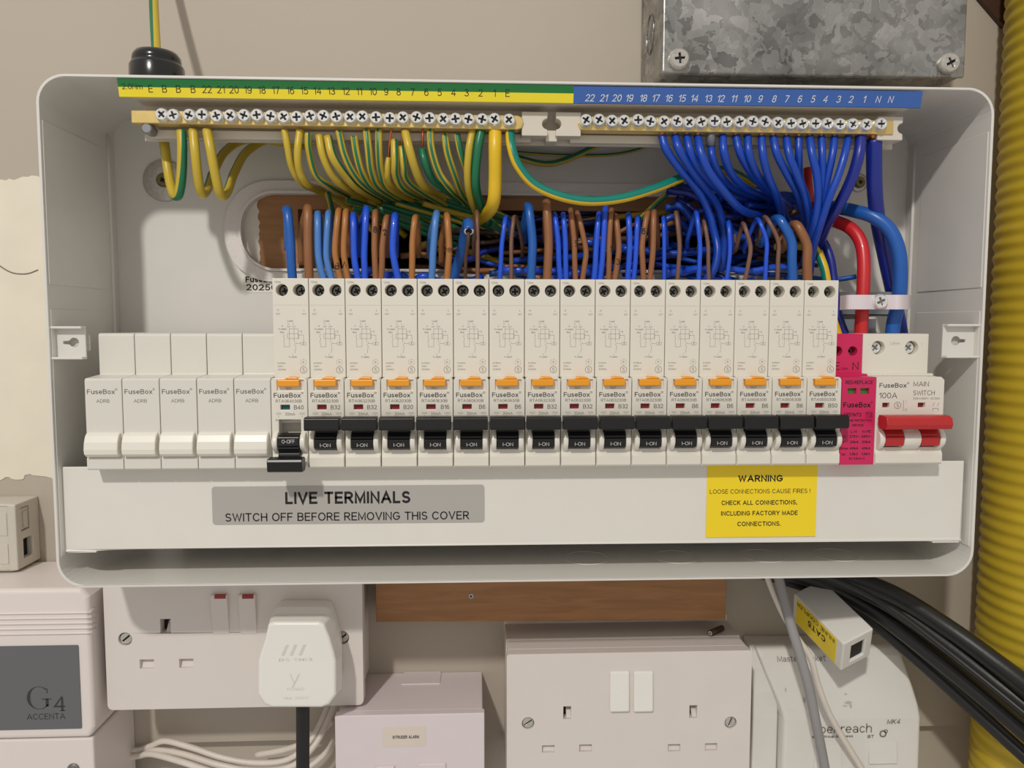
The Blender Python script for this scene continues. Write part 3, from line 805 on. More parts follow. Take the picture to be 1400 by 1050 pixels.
# ================================================================== TERMINAL BARS
# numbered label carrier along the top
t = thing('label_carrier', 'long strip numbered in black on yellow and white on blue', 'label strip', (214, 8, 178))
lz = 187.5
def carrier(mb, x0, x1, z0, z1, mi=0):   # slightly tilted face
    f = lambda z: 5.6+(lz-z)*.22
    mb.add([(x0, f(z1), z1), (x1, f(z1), z1), (x1, f(z0), z0), (x0, f(z0), z0), (x0, f(z1)+1, z1), (x1, f(z1)+1, z1), (x1, f(z0)+1, z0), (x0, f(z0)+1, z0)],
           [(0, 3, 2, 1), (4, 5, 6, 7), (0, 1, 5, 4), (3, 7, 6, 2), (0, 4, 7, 3), (1, 2, 6, 5)], mi)
xs0, xs1, xm = 18.3, 411.8, U(784, 130, 7).x
zb0, zb1 = 179.4, lz
mb = MB(); mb.box(xs0+4, xs1-4, 8.4, 27.5, 180, 181.4); mb.box(xs0+4, xs1-4, 25.5, 27.5, 163, 180); mk('carrier', mb, 'holder_white', t)
mb = MB(); carrier(mb, xs0, xm, 183.7, zb1); mk('green_band', mb, 'strip_green', t)
mb = MB(); carrier(mb, xs0, xm, zb0, 183.7); mk('yellow_band', mb, 'strip_yellow', t)
mb = MB(); carrier(mb, xm, xs1, zb0, zb1-.5); mk('blue_band', mb, 'strip_blue', t)
def onstrip(p): return (p[0], 5.6+(lz-p[2])*.22-.08, p[2])
mb = MB()
en = ['E', 'B', 'B', 'B']+[str(i) for i in range(22, 0, -1)]+['E']
ex = [206, 225, 244, 264, 283, 302, 320, 339, 358, 377, 397, 416, 434, 453, 473, 491, 510, 528, 545, 564, 583, 601, 620, 638, 657, 676, 694]
for s, px in zip(en, ex):
    p = U(px, 126+(px-200)*.0125, 6.5); mb.text(s, p.x, p.z, 3.3, 0, mapf=onstrip, width=None)
p = U(181, 122, 6.5); mb.text('2.0Nm', p.x, p.z, 2.5, 0, mapf=onstrip, width=9.6)
mk('lettering', mb, 'print_black', t)
mb = MB()
nn = [str(i) for i in range(22, 0, -1)]+['N', 'N']
nx = [806, 825, 843, 860, 879, 896, 914, 932, 949, 968, 985, 1003, 1021, 1039, 1058, 1075, 1093, 1111, 1128, 1146, 1163, 1181, 1200, 1217]
for s, px in zip(nn, nx):
    p = U(px, 138+(px-800)*.006, 6.5); mb.text(s, p.x, p.z, 3.2, 0, mapf=onstrip, shear=.2)
mk('lettering', mb, 'print_white', t)

BY = 13.0
bz0, bz1 = 167.7, 174.7
def bar_screws(t, px, cu):
    first = None
    for i, x in enumerate(px):
        p = U(x, 0, BY-3)
        if first is None:
            mb = MB(); screw(mb, 0, 0, -2.8, 3.3, .5, 3.6, cr=(.62, .17))
            mb.lathe(0, 0, [(2.0, .6), (2.0, 4)], 10)
            o = mk('terminal_screw', mb, ['zinc', 'dark_hole'], t, local=True); first = o
        else:
            o = first.copy(); C.objects.link(o); o.parent = t
        o.location = (Vector((p.x, BY-.2, 172.0+random.uniform(-.3, .5)))-WL[t.name])*S
        o.rotation_euler = (0, random.uniform(0, 3), 0)
tE = thing('earth_bar', 'brass terminal bar under the yellow numbers, holding earth wires', 'terminal bar', (110, BY, bz0))
mb = MB(); xe0, xe1 = U(179, 160, BY).x, U(716, 165, BY).x
mb.prism([(xe0, bz0+.8), (xe1-3, bz0), (xe1-1, bz0+.8), (xe1, bz0+3.5), (xe1-1, bz0+6.2), (xe1-3, bz1), (xe0, bz1)], [], BY, BY+7, 'y')
mk('brass_bar', mb, 'brass', tE, bevel=.5)
esx = [215, 231, 253, 271, 291, 310, 329, 347, 366, 384, 402, 421, 439, 457, 476, 493, 512, 531, 549, 568, 586, 605, 622, 640, 659, 676, 696]
bar_screws(tE, esx, None)
def holder(t, x0, x1, notch, z0=165.0, z1=176.8):
    zc_ = (z0+z1)/2
    if notch > 0: o = [(x0, z0), (x1, z0)]+[(x1-.2-2.6*math.sin(PI*i/8), zc_-2.6*math.cos(PI*i/8)) for i in range(9)]+[(x1, z1), (x0, z1)]
    elif notch < 0: o = [(x0, z1)]+[(x0+.2+2.6*math.sin(PI*i/8), zc_+2.6*math.cos(PI*i/8)) for i in range(9)]+[(x0, z0), (x1, z0), (x1, z1)]
    else: o = rect(x0, x1, z0, z1)
    mb = MB(); mb.prism(o, [], BY+1, BY+9, 'y'); mk('bar_holder', mb, 'holder_white', t, bevel=.4)
a, b = U(714, 0, BY).x, U(750, 0, BY).x; holder(tE, a, b, 1)
mb = MB(); mb.box(U(190, 0, BY).x, b-8, 21, 25, 163.4, 167.6); mk('holder_rail', mb, 'holder_white', tE, bevel=.5)
mb = MB(); c = U(199, 174, BY); mb.lathe(c.x, 166.4, [(2.0, BY+.6), (2.6, BY+1.2), (2.6, BY+8)], 16); mk('end_screw', mb, 'rail_steel', tE)
tN = thing('neutral_bar', 'brass terminal bar under the blue numbers, holding blue wires', 'terminal bar', (320, BY, bz0))
mb = MB(); xn0, xn1 = U(790, 165, BY).x, U(1222, 172, BY).x
mb.prism([(xn0+3, bz0), (xn1, bz0), (xn1, bz1), (xn0+3, bz1), (xn0+1, bz1-.8), (xn0, bz0+3.5), (xn0+1, bz0+.8)], [], BY, BY+7, 'y')
mk('brass_bar', mb, 'brass', tN, bevel=.5)
nsx = [803, 821, 839, 856, 875, 892, 911, 929, 946, 963, 981, 998, 1016, 1034, 1051, 1069, 1087, 1103, 1121, 1138, 1155, 1173, 1192, 1212]
bar_screws(tN, nsx, None)
a, b = U(761, 0, BY).x, U(796, 0, BY).x; holder(tN, a, b, -1); a_, b_ = U(1208, 0, BY).x, U(1243, 0, BY).x; holder(tN, a_, b_, 1)
mb = MB(); mb.box(a+8, U(1228, 0, BY).x, 21, 25, 163.4, 167.6); mk('holder_rail', mb, 'holder_white', tN, bevel=.5)
# cross link between the two holders
mb = MB(); mb.box(U(748, 0, BY).x, U(764, 0, BY).x, BY+4, 28, 163, 168.5); mk('bar_link', mb, 'holder_white', tE, bevel=.4)

# ================================================================== WIRES
def rad(wpx, Y): return wpx/2*(Y-CAM.y)/F_PX
def wire(name, label, cat, pts, wpx, mats, group=None, stripe=None, twist=0, phase=0, n=10, sub=6, rY=25):
    if name in ('earth_wire', 'neutral_wire', 'copper_core') and pts[0][1] < 232:   # wires leave the bars further forward
        pts = [(p[0], p[1], p[2]-6.5*max(0, 1-(p[1]-176)/75) if 170 < p[1] < 251 and p[2] < 27 else p[2]) for p in pts]
    P = [U(*p) if not isinstance(p, Vector) else p for p in pts]
    mb = MB(); mb.tube(P, rad(wpx, rY), n, stripe=stripe, twist=twist, phase=phase, sub=sub)
    o = mk(name, mb, mats, loc=P[0])
    tag(o, label, cat, group); return o
def mark(o, s, px, py, r, Ycen, h):
    """handwritten letter wrapped on the front of a wire"""
    c = U(px, py, Ycen-r)
    def f(p):
        a = (p[0]-c.x)/r; return (c.x+(r+.1)*math.sin(a), Ycen-(r+.1)*math.cos(a), p[2])
    mb = MB(); mb.text(s, c.x, c.z, h, 0, mapf=f, bold=.01)
    mk('marking', mb, 'print_black', o)

NW = {1: 'one', 2: 'two', 3: 'three', 4: 'four', 5: 'five', 6: 'six', 7: 'seven', 8: 'eight', 9: 'nine', 10: 'ten', 11: 'eleven', 12: 'twelve', 13: 'thirteen', 14: 'fourteen', 15: 'fifteen', 16: 'sixteen'}
EY = ['earth_yellow', 'earth_green']
gE = 'green and yellow earth wires from the earth bar'
# (bar number, points, width px, green share, phase, twist)
E_ = [
 ('16', [(389, 178, 23), (393, 200, 21), (399, 228, 22), (412, 250, 30), (440, 262, 48), (490, 280, 62), (540, 320, 70)], 9, .2, 3.2, .4),
 ('15', [(410, 178, 23), (407, 205, 19), (409, 232, 20), (420, 252, 28), (448, 262, 46), (500, 285, 60), (560, 325, 70)], 9.5, .2, 2.4, .2),
 ('14', [(421, 182, 23), (422, 205, 22), (431, 238, 25), (450, 254, 34), (490, 272, 52), (560, 310, 66)], 9, .3, 4.6, .3),
 ('13', [(436, 185, 23), (441, 212, 20), (454, 240, 23), (472, 256, 33), (520, 280, 54), (590, 325, 68)], 9.5, .3, 5.2, .3),
 ('12', [(448, 187, 23), (455, 215, 19), (472, 240, 24), (490, 258, 34), (540, 282, 54), (600, 318, 68)], 11, .3, 3.6, .4),
 ('11', [(463, 179, 23), (471, 212, 20), (484, 238, 23), (503, 257, 34), (555, 280, 54), (620, 312, 66)], 9, .3, 4.8, .2),
 ('10', [(484, 187, 23), (488, 212, 21), (496, 238, 24), (512, 258, 36), (570, 282, 56), (640, 310, 66)], 10, .3, 4.6, .2),
 ('9', [(501, 178, 23), (504, 205, 20), (508, 235, 23), (520, 256, 34), (575, 280, 56), (650, 300, 66)], 10, .3, 5.4, .1),
 ('8', [(518, 178, 23), (518, 205, 20), (521, 235, 24), (532, 258, 36), (590, 280, 58), (660, 300, 68)], 9.5, .3, 5.0, .2),
 ('7', [(531, 216, 24), (530, 232, 23), (533, 250, 30), (560, 268, 46), (620, 288, 62)], 8.5, .3, 3.6, .2),
 ('6', [(539, 192, 23), (540, 218, 19), (541, 240, 23), (552, 258, 34), (600, 278, 54), (660, 310, 68)], 10, .3, 4.9, .1),
 ('5', [(549, 201, 23), (552, 225, 20), (556, 245, 26), (580, 264, 42), (640, 290, 62)], 9.5, .3, 4.6, .1),
 ('4', [(554, 180, 22), (560, 205, 17), (568, 232, 19), (578, 252, 28), (610, 270, 46), (670, 305, 66)], 11, .25, 2.8, .2),
 ('3', [(577, 205, 23), (581, 222, 20), (592, 246, 26), (610, 260, 38), (650, 285, 58), (690, 320, 70)], 10.5, .4, 4.9, .2),
 ('2', [(588, 178, 23), (590, 204, 19), (600, 236, 20), (616, 258, 28), (640, 276, 46), (680, 310, 66)], 9.5, .3, 5.0, .2),
 ('1', [(608, 183, 24), (612, 210, 21), (622, 240, 24), (632, 264, 36), (655, 285, 54), (690, 325, 68)], 9.5, .3, 4.9, .2),
]
STR = {'16': (.1, 2.4), '15': (.1, 2.6), '14': (.12, 5.3), '13': (.12, 2.6), '12': (.12, 4.75), '11': (.12, 5.6), '10': (.12, 5.9), '9': (.12, 5.8), '8': (.12, 6.05), '7': (.1, 2.6),
       '6': (.12, 5.2), '5': (.12, 5.4), '4': (.1, 2.2), '3': (.38, 4.9), '2': (.12, 5.9), '1': (.12, 5.8)}
for num, pts, wpx, sh, ph, tw in E_:
    x3, k3 = pts[3][0], (3 if num != '7' else 2)   # they dive back towards the opening once below the fan
    pts = [p if i <= k3 else (x3+(p[0]-x3)*.7, p[1]-2, min(92, p[2]+15)) for i, p in enumerate(pts)]
    o = wire('earth_wire', 'green and yellow earth wire hanging under earth bar number '+NW[int(num)], 'wire', pts, wpx, EY, gE, (1, STR[num][0]), .15, STR[num][1], 16)
    if num in ('15', '14', '6', '4'):
        q = {'15': (407.5, 212, 20, 'B'), '14': (424, 222, 23, 'A'), '6': (541, 247, 27, 'B'), '4': (558.5, 204, 17.2, 'B')}[num]
        mark(o, q[3], q[0], q[1], rad(wpx, 25), q[2], 4.2)
for k, (pts, wpx, sh, ph, lab) in enumerate([
 ([(625, 184, 23), (629, 205, 21), (636, 228, 24), (645, 255, 36), (660, 290, 56), (700, 330, 70)], 8.5, .3, 4.7, 'thin green and yellow earth wire just before the thickest yellow one'),
 ([(646, 178, 23), (641, 205, 19), (639, 240, 20), (643, 270, 30), (655, 300, 52)], 9.5, .25, 2.6, 'mostly yellow earth wire curving down beside a dark green one'),
 ([(658, 178, 23), (653, 205, 20), (650, 245, 21), (655, 275, 32), (668, 305, 54)], 12, .55, 4.0, 'dark green striped earth wire beside the thickest yellow one'),
 ]):
    wire('earth_wire', lab, 'wire', pts, wpx, EY, gE, (1, sh), .2, ph, 12)
wire('earth_wire', 'thickest plain yellow earth wire hanging straight down from the bar', 'wire',
     [(677, 178, 23), (677, 205, 18), (677, 245, 17), (675, 275, 20), (668, 290, 34), (655, 300, 60), (640, 312, 90)], 17.5, ['earth_gold', 'earth_green'], gE, (1, .15), 0, 2.0, 14)
wire('earth_wire', 'teal and yellow earth wire sagging in an open arc between bars', 'wire',
     [(697, 180, 23), (699, 200, 17), (708, 226, 14), (730, 252, 13), (765, 268, 13), (805, 275, 14), (850, 271, 16), (895, 258, 22), (935, 242, 30), (975, 232, 44), (1010, 240, 52), (1050, 270, 58), (1085, 310, 62)],
     12.5, ['earth_gold', 'earth_teal'], gE, (1, .4), .0, 4.0, 14)
# three thicker earths by the gland end
wire('earth_wire', 'thick earth wire from the rubber gland, looping up to the bar', 'wire',
     [(208, -120, 90), (209, -60, 78), (210, 0, 62), (213, 60, 46), (215, 85, 36), (217, 110, 33.5), (219, 150, 33.5), (224, 190, 33), (230, 235, 30), (237, 264, 24), (244, 266, 20), (248, 240, 18), (249, 205, 20), (248, 179, 23)],
     12.5, EY, 'thick earth wires at the gland end', (1, .36), 2.4, -.55, 14)
wire('earth_wire', 'thick yellow earth wire under the third letter B, looping back', 'wire',
     [(264, 178, 23), (267, 210, 18), (271, 245, 18), (276, 265, 24), (284, 258, 36), (292, 235, 50), (310, 205, 62), (345, 190, 70), (420, 200, 74)],
     12, EY, 'thick earth wires at the gland end', (1, .12), .3, 1.7, 14)
wire('earth_wire', 'thick yellow earth wire under number 22, looping back', 'wire',
     [(283, 178, 23), (288, 205, 18), (295, 242, 17), (302, 267, 22), (311, 262, 34), (321, 235, 48), (340, 205, 58), (380, 188, 68), (450, 196, 74)],
     12, EY, 'thick earth wires at the gland end', (1, .12), .3, 1.7, 14)
# earths lying against the back plate
for pts, wpx, lab in (
 ([(705, 215, 72), (745, 224, 74), (775, 218, 74), (810, 202, 70), (835, 190, 60)], 9, 'dim earth wire on the back plate rising to the neutral bar'),
 ([(700, 208, 74), (760, 212, 76), (830, 212, 76), (870, 205, 74), (900, 192, 66)], 5, 'thin dim earth wire along the back plate above the big arc'),
 ([(935, 245, 56), (915, 262, 56), (895, 280, 58), (870, 305, 64)], 8, 'dim earth wire dropping behind the blue fan'),
 ([(447, 262, 60), (452, 280, 62), (456, 300, 66), (470, 320, 72)], 8, 'dim earth wire dropping behind the first brown loops')):
    wire('earth_wire', lab, 'wire', pts, wpx, EY, 'dim earth wires at the back', (1, .3), .4, 4.5, 10)
# bare copper tips above short sleeves
for i, (pts, lab) in enumerate((([(535, 177, 22), (532, 200, 22), (531, 218, 24)], '7'), ([(550, 178, 22), (549, 202, 23)], '5'), ([(578, 177, 22), (577, 206, 23)], '3'))):
    wire('copper_core', 'bare copper core showing under earth bar number '+NW[int(lab)], 'wire', pts, 3.2, 'copper', 'bare copper cores', n=8)

# neutrals
gN = 'blue neutral wires fanning from the neutral bar'
N_ = [
 ('16', [(905, 186, 23), (911, 205, 20), (930, 232, 22), (952, 258, 28), (967, 285, 34), (977, 320, 36), (981, 345, 34), (974, 372, 34), (955, 385, 38)], 11),
 ('15', [(923, 186, 23), (929, 206, 18), (948, 236, 22), (968, 262, 30), (984, 290, 40), (990, 330, 46), (985, 372, 48)], 11),
 ('14', [(939, 186, 23), (944, 208, 18), (960, 236, 22), (985, 262, 34), (1010, 280, 50)], 11),
 ('13', [(954, 187, 23), (958, 208, 16), (970, 236, 14), (990, 262, 18), (1008, 282, 26), (1025, 292, 36), (1050, 296, 56)], 11),
 ('12', [(972, 198, 23), (974, 216, 19), (985, 240, 24), (1005, 258, 36), (1040, 272, 54)], 10),
 ('11', [(988, 186, 23), (990, 210, 18), (999, 236, 22), (1018, 256, 32), (1045, 268, 48), (1075, 285, 60)], 11),
 ('10', [(1006, 186, 23), (1012, 210, 19), (1028, 238, 26), (1050, 262, 40), (1080, 285, 58)], 10.5),
 ('9', [(1022, 186, 23), (1024, 210, 18), (1034, 236, 22), (1050, 256, 32), (1066, 278, 46), (1080, 305, 58)], 10.5),
 ('8', [(1041, 187, 23), (1043, 212, 18), (1050, 240, 20), (1061, 266, 28), (1068, 292, 42), (1072, 320, 56)], 10.5),
 ('7', [(1057, 187, 23), (1062, 210, 18), (1076, 238, 20), (1090, 264, 26), (1098, 292, 36), (1102, 325, 50)], 10.5),
 ('6', [(1075, 187, 23), (1079, 212, 17), (1090, 240, 17), (1101, 268, 22), (1107, 300, 30), (1108, 340, 44)], 10.5),
 ('5', [(1092, 187, 23), (1092, 212, 20), (1094, 245, 25), (1104, 275, 34), (1108, 310, 46)], 10),
 ('4', [(1107, 187, 23), (1110, 210, 17), (1117, 240, 15), (1119, 272, 17), (1115, 300, 22), (1106, 330, 32), (1098, 360, 46)], 10.5),
 ('3', [(1123, 187, 23), (1124, 212, 18), (1124, 245, 17), (1121, 275, 20), (1114, 305, 28), (1104, 345, 44)], 10),
 ('2', [(1141, 187, 23), (1138, 212, 18), (1131, 245, 17), (1126, 275, 20), (1117, 310, 27), (1108, 345, 42)], 10),
 ('1', [(1160, 187, 23), (1155, 210, 16), (1146, 240, 13), (1134, 270, 14), (1124, 300, 20), (1113, 335, 30), (1107, 375, 42)], 10),
]
for num, pts, wpx in N_:
    wire('neutral_wire', 'blue neutral wire fanning down under neutral bar number '+NW[int(num)], 'wire', pts, wpx, 'blue', gN, n=12)
wire('neutral_wire', 'thick navy neutral wire curving in beside the blue fan', 'wire',
     [(1177, 186, 23), (1174, 212, 18), (1164, 245, 18), (1148, 278, 24), (1130, 308, 34), (1118, 340, 48)], 15, 'navy', 'thick navy wires', n=14)
wire('neutral_wire', 'thickest navy cable dropping straight from the neutral bar end', 'wire',
     [(1195, 190, 24), (1195, 220, 24), (1196, 260, 26), (1200, 300, 34), (1210, 350, 42), (1222, 405, 46), (1234, 470, 48)], 20.5, 'navy', 'thick navy wires', n=16)
wire('copper_core', 'twisted bare copper strands above the thickest navy cable', 'wire', [(1193, 178, 24), (1194, 193, 24)], 13, 'copper', 'bare copper cores')
for i, (num, pts, wpx) in enumerate(N_[:5]+N_[6:16]):
    if num in ('12',): continue
    a = pts[0]; mb = MB(); P0 = U(a[0], 177, 16.6); P1 = U(a[0], a[1]+2, 16.8); mb.tube([P0, P1], rad(wpx*.62, 23), 8)
    o = mk('copper_core', mb, 'copper', loc=P0); tag(o, 'short copper strands entering neutral bar number '+NW[int(num)], 'wire', 'bare copper cores')
mb = MB(); mb.tube([U(972, 178, 16.6), U(972, 200, 17.5)], rad(12, 17), 12)
tag(mk('ferrule', mb, 'ferrule_grey', loc=U(972, 182, 23)), 'grey sleeve on the blue wire under neutral bar number twelve', 'ferrule')

# loops above the breakers; each rises from a terminal, bends over and dives into the opening
def loop(mod, kind, col, wpx, bx_, mid, top, back=None, Y0=24, lab2='', m_=None):
    (mx, my), (tx, ty) = mid, top
    if back is None: back = (tx+2, 340)
    r = rad(wpx, 25); 
    pts = [Vector((U(bx_, 383, Y0).x, Y0, 93.4)), U((bx_+mx)/2+(mx-bx_)*.15, (383+my)/2, Y0-1), U(mx, my, Y0-1), U(mx*.35+tx*.65, my*.3+ty*.7, Y0), U(tx, ty+wpx/2, Y0+5),
           U(tx*.7+back[0]*.3+1, ty+wpx/2+5, Y0+13), U(back[0], ty+40, Y0+24), U(back[0], back[1], Y0+34)]
    ml = {1: 'above the switched-off breaker'}.get(mod, 'above the %s breaker after the switched-off one' % ORD[max(1, mod-1)])
    o = wire('loop_wire', '%s wire %s%s' % (kind, ml, lab2), 'wire', pts, wpx, col, 'blue and brown wires looping out of the breakers', n=12)
    return o
LOOPS = [
 (1, 'thick blue', 'blue_mid', 12.5, 400, (397, 330), (392, 281), None), (1, 'thick brown', 'brown', 12, 423, (421, 330), (421, 279), (413, 360)),
 (2, 'pale blue', 'blue_pale', 9.5, 443, (435, 345), (434, 288), (437, 350), ', first of its pair'), (2, 'pale blue', 'blue_pale', 8.5, 454, (446, 345), (449, 287), (452, 350), ', second of its pair'),
 (2, 'orange-brown', 'brown_warm', 8.5, 466, (458, 340), (463, 284), (464, 350), ', first of its pair, marked B'), (2, 'orange-brown', 'brown_warm', 8.5, 476, (470, 340), (473, 285), (478, 350), ', second of its pair, marked A'),
 (3, 'bright blue', 'blue_bright', 9, 490, (484, 345), (483, 290), (487, 350), ', straight one'), (3, 'bright blue', 'blue_bright', 9, 499, (498, 345), (501, 281), (491, 350), ', open looped one'),
 (3, 'brown', 'brown', 8.5, 514, (512, 335), (513, 286), (516, 350), ', first of its pair'), (3, 'brown', 'brown', 8.5, 521, (523, 335), (529, 293), (530, 350), ', second of its pair'),
 (4, 'bright blue', 'blue_bright', 9.5, 545, (537, 338), (540, 290), (541, 350)), (4, 'orange-brown', 'brown_warm', 8.5, 563, (564, 330), (568, 293), (572, 350)),
 (5, 'pale blue', 'blue_pale', 9.5, 590, (592, 345), (597, 287), (588, 350)), (5, 'orange-brown', 'brown_warm', 9, 611, (614, 338), (611, 290), (604, 360)),
 (6, 'thin brown', 'brown_dull', 5.5, 653, (653, 330), (652, 287), (648, 350)),
 (7, 'thin blue', 'blue_bright', 6.5, 683, (686, 335), (692, 294), (700, 340)), (7, 'thin brown', 'brown_dull', 5.5, 699, (699, 330), (703, 294), (714, 350)),
 (8, 'thick blue', 'blue_mid', 12, 726, (728, 330), (722, 276), (716, 330)), (8, 'thick brown', 'brown', 12, 748, (750, 330), (747, 272), (747, 330)),
 (9, 'bright blue', 'blue_bright', 7.5, 766, (763, 330), (758, 290), (755, 340), ', first of its pair'), (9, 'bright blue', 'blue_bright', 7.5, 774, (773, 330), (770, 290), (770, 340), ', second of its pair'),
 (9, 'brown', 'brown', 7.5, 787, (785, 330), (780, 284), (780, 340), ', first of its pair'), (9, 'brown', 'brown', 7.5, 796, (801, 342), (789, 288), (787, 340), ', second of its pair'),
 (10, 'bright blue', 'blue_bright', 8, 812, (815, 340), (819, 289), (814, 340), ', first of its pair'), (10, 'bright blue', 'blue_bright', 8, 820, (825, 330), (828, 281), (826, 340), ', second of its pair'),
 (10, 'brown', 'brown', 7.5, 832, (833, 330), (836, 284), (838, 340), ', first of its pair'), (10, 'brown', 'brown', 8, 840, (846, 338), (842, 292), (838, 340), ', second of its pair'),
 (11, 'bright blue', 'blue_bright', 8, 858, (861, 330), (859, 290), (860, 340), ', first of its pair'), (11, 'bright blue', 'blue_bright', 7, 866, (870, 332), (872, 294), (874, 340), ', second of its pair'),
 (11, 'brown', 'brown', 8, 880, (878, 335), (886, 286), (890, 340), ', first of its pair'), (11, 'brown', 'brown', 8, 888, (893, 335), (894, 286), (899, 340), ', second of its pair'),
 (12, 'thin blue', 'blue_bright', 5.5, 908, (908, 330), (907, 295), (912, 340)), (12, 'thin brown', 'brown_dull', 6, 926, (929, 335), (924, 288), (930, 340)),
 (13, 'thin blue', 'blue_bright', 6.5, 955, (957, 335), (952, 288), (940, 340)), (13, 'thin brown', 'brown_dull', 5.5, 969, (968, 335), (962, 300), (955, 340)),
 (14, 'thin blue', 'blue_bright', 6, 993, (998, 340), (996, 301), (1002, 345)), (14, 'thin brown', 'brown_dull', 6, 1018, (1026, 338), (1016, 303), (1005, 312)),
 (15, 'thin blue', 'blue_bright', 6, 1046, (1048, 330), (1036, 297), (1018, 345)), (15, 'thin brown', 'brown_dull', 6, 1063, (1064, 330), (1046, 294), (1035, 310)),
 (16, 'thick blue', 'blue_mid', 13, 1084, (1082, 330), (1062, 293), (1040, 310)), (16, 'thick brown', 'brown', 13, 1104, (1103, 335), (1086, 301), (1068, 312)),
]
for i, l in enumerate(LOOPS):
    mod, kind, col, wpx, b_, mid, top, back = l[:8]
    o = loop(mod, kind, col, wpx, b_, mid, top, back, lab2=(l[8] if len(l) > 8 else ''))
    mk_ = {4: ('B', 461, 368), 5: ('A', 471, 366), 8: ('8', 513, 318), 9: ('2', 526, 322), 13: ('280', 614, 345), 21: ('6', 787, 337), 25: ('2', 835, 345), 26: ('3', 845, 362), 29: ('6', 880, 320)}.get(i)
    if mk_ and wpx: mark(o, mk_[0], mk_[1], mk_[2], rad(wpx, 25), 23.0, 3.2 if len(mk_[0]) == 1 else 2.4)
# cut blue sleeve with a dark core, and wires at the surge device end
mb = MB(); P = [U(640, 312, 22), U(638, 300, 26), U(634, 325, 36), U(628, 355, 42), U(618, 384, 46)]
P = [U(641, 316, 17), U(640, 305, 22), U(636, 318, 32), U(629, 350, 40), U(618, 384, 44)]
mb.tube(P, rad(14, 25), 14)
o = tag(mk('cut_sleeve', mb, 'blue_mid', loc=P[0]), 'short cut blue sleeve with a dark core poking out', 'wire')
mb = MB(); d = (P[0]-P[1]).normalized(); mb.tube([P[0]-d*.4, P[0]+d*.15], rad(12.5, 25), 14, caps=True); mk('sleeve_rim', mb, 'sticker_white', o)
mb = MB(); mb.tube([P[0]-d*.3, P[0]+d*.25], rad(9, 25), 14, caps=True); mk('core', mb, 'dark_hole', o)
wire('loop_wire', 'thin dark brown wire below the cut blue sleeve', 'wire', [(640, 318, 16), (640, 330, 16), (637, 350, 19), (636, 384, 23)], 5, 'brown_dark', n=10)
wire('earth_wire', 'teal and yellow earth wire curving to the surge device', 'wire',
     [(1095, 320, 50), (1112, 338, 42), (1124, 358, 36), (1130, 382, 34), (1134, 420, 34), (1150, 470, 30)], 12, ['earth_teal', 'earth_gold'], None, (1, .25), .3, 4.6, 14)
wire('neutral_wire', 'dark navy wire curving down beside the last breaker', 'wire',
     [(1112, 318, 52), (1124, 328, 46), (1135, 352, 42), (1140, 385, 40), (1146, 430, 36), (1160, 468, 34)], 12, 'navy', 'thick navy wires', n=14)
wire('live_tail', 'thick red cable bending down through the nylon clamp', 'cable',
     [(1095, 292, 64), (1120, 297, 56), (1143, 303, 46), (1164, 313, 38), (1177, 332, 33), (1181, 360, 30), (1180, 400, 28), (1178, 440, 27), (1176, 470, 28)], 18, 'red_cable', n=16)
wire('live_tail', 'dim red cable behind the blue fan', 'cable', [(1104, 230, 66), (1106, 260, 64), (1112, 290, 66), (1120, 310, 70)], 12, 'red_cable', n=12)
wire('neutral_tail', 'thick blue cable arching over and down through the nylon clamp', 'cable',
     [(1120, 282, 60), (1145, 284, 48), (1170, 289, 38), (1195, 297, 31), (1217, 315, 27), (1229, 345, 25), (1231, 380, 25), (1228, 415, 26), (1222, 440, 27), (1218, 470, 28)], 19, 'blue_mid', n=16)
# tangle behind the loops (nobody could count it)
mb = MB(); rnd = random.Random(11)
cols = ['blue', 'blue_mid', 'brown', 'brown_dark', 'earth_yellow', 'blue_bright', 'navy', 'earth_green']
for k in range(64):
    x = rnd.uniform(545, 1090); L = rnd.uniform(70, 230); y = rnd.uniform(300, 384); Y = rnd.uniform(62, 98)
    sl = rnd.uniform(-.35, .25); cv = rnd.uniform(-14, 14)
    P = [U(x+L*f, min(388, max(290, y+sl*L*f+cv*math.sin(PI*f)+rnd.uniform(-5, 5))), min(99, max(56, Y+rnd.uniform(-6, 6)))) for f in (0, .25, .5, .75, 1) if x+L*f < 1120]
    if len(P) < 3: continue
    u = rnd.random(); mi = 0 if u < .3 else 1 if u < .38 else 2 if u < .5 else 3 if u < .66 else 4 if u < .72 else 5 if u < .84 else 6
    mb.tube(P, rad(rnd.choice([6, 7, 8, 9, 10]), 60), 8, mi=mi, sub=4)
for k in range(26):   # dark blue mass under the neutral fan
    x = rnd.uniform(905, 1060); y = rnd.uniform(255, 305); L = rnd.uniform(50, 120); Y = rnd.uniform(52, 72)
    P = [U(x+L*f, y+rnd.uniform(-6, 6)+f*rnd.uniform(-10, 30), min(77, Y+rnd.uniform(-5, 5))) for f in (0, .33, .66, 1) if x+L*f < 1120]
    if len(P) < 3: continue
    mb.tube(P, rad(rnd.choice([8, 9, 10, 11]), 60), 8, mi=rnd.choice([0, 6, 0, 3]), sub=4)
for k in range(16):   # earths going back towards the opening
    x = rnd.uniform(470, 600); y = rnd.uniform(258, 285)
    P = [U(x, y, 58+rnd.uniform(0, 8)), U(x+40, y+12, 66), U(x+85, y+28+rnd.uniform(-4, 6), 70), U(x+130, y+48+rnd.uniform(-6, 8), 75)]
    mb.tube(P, rad(9, 60), 8, mi=4, stripe=(7, .35), phase=rnd.uniform(3, 6), sub=4)
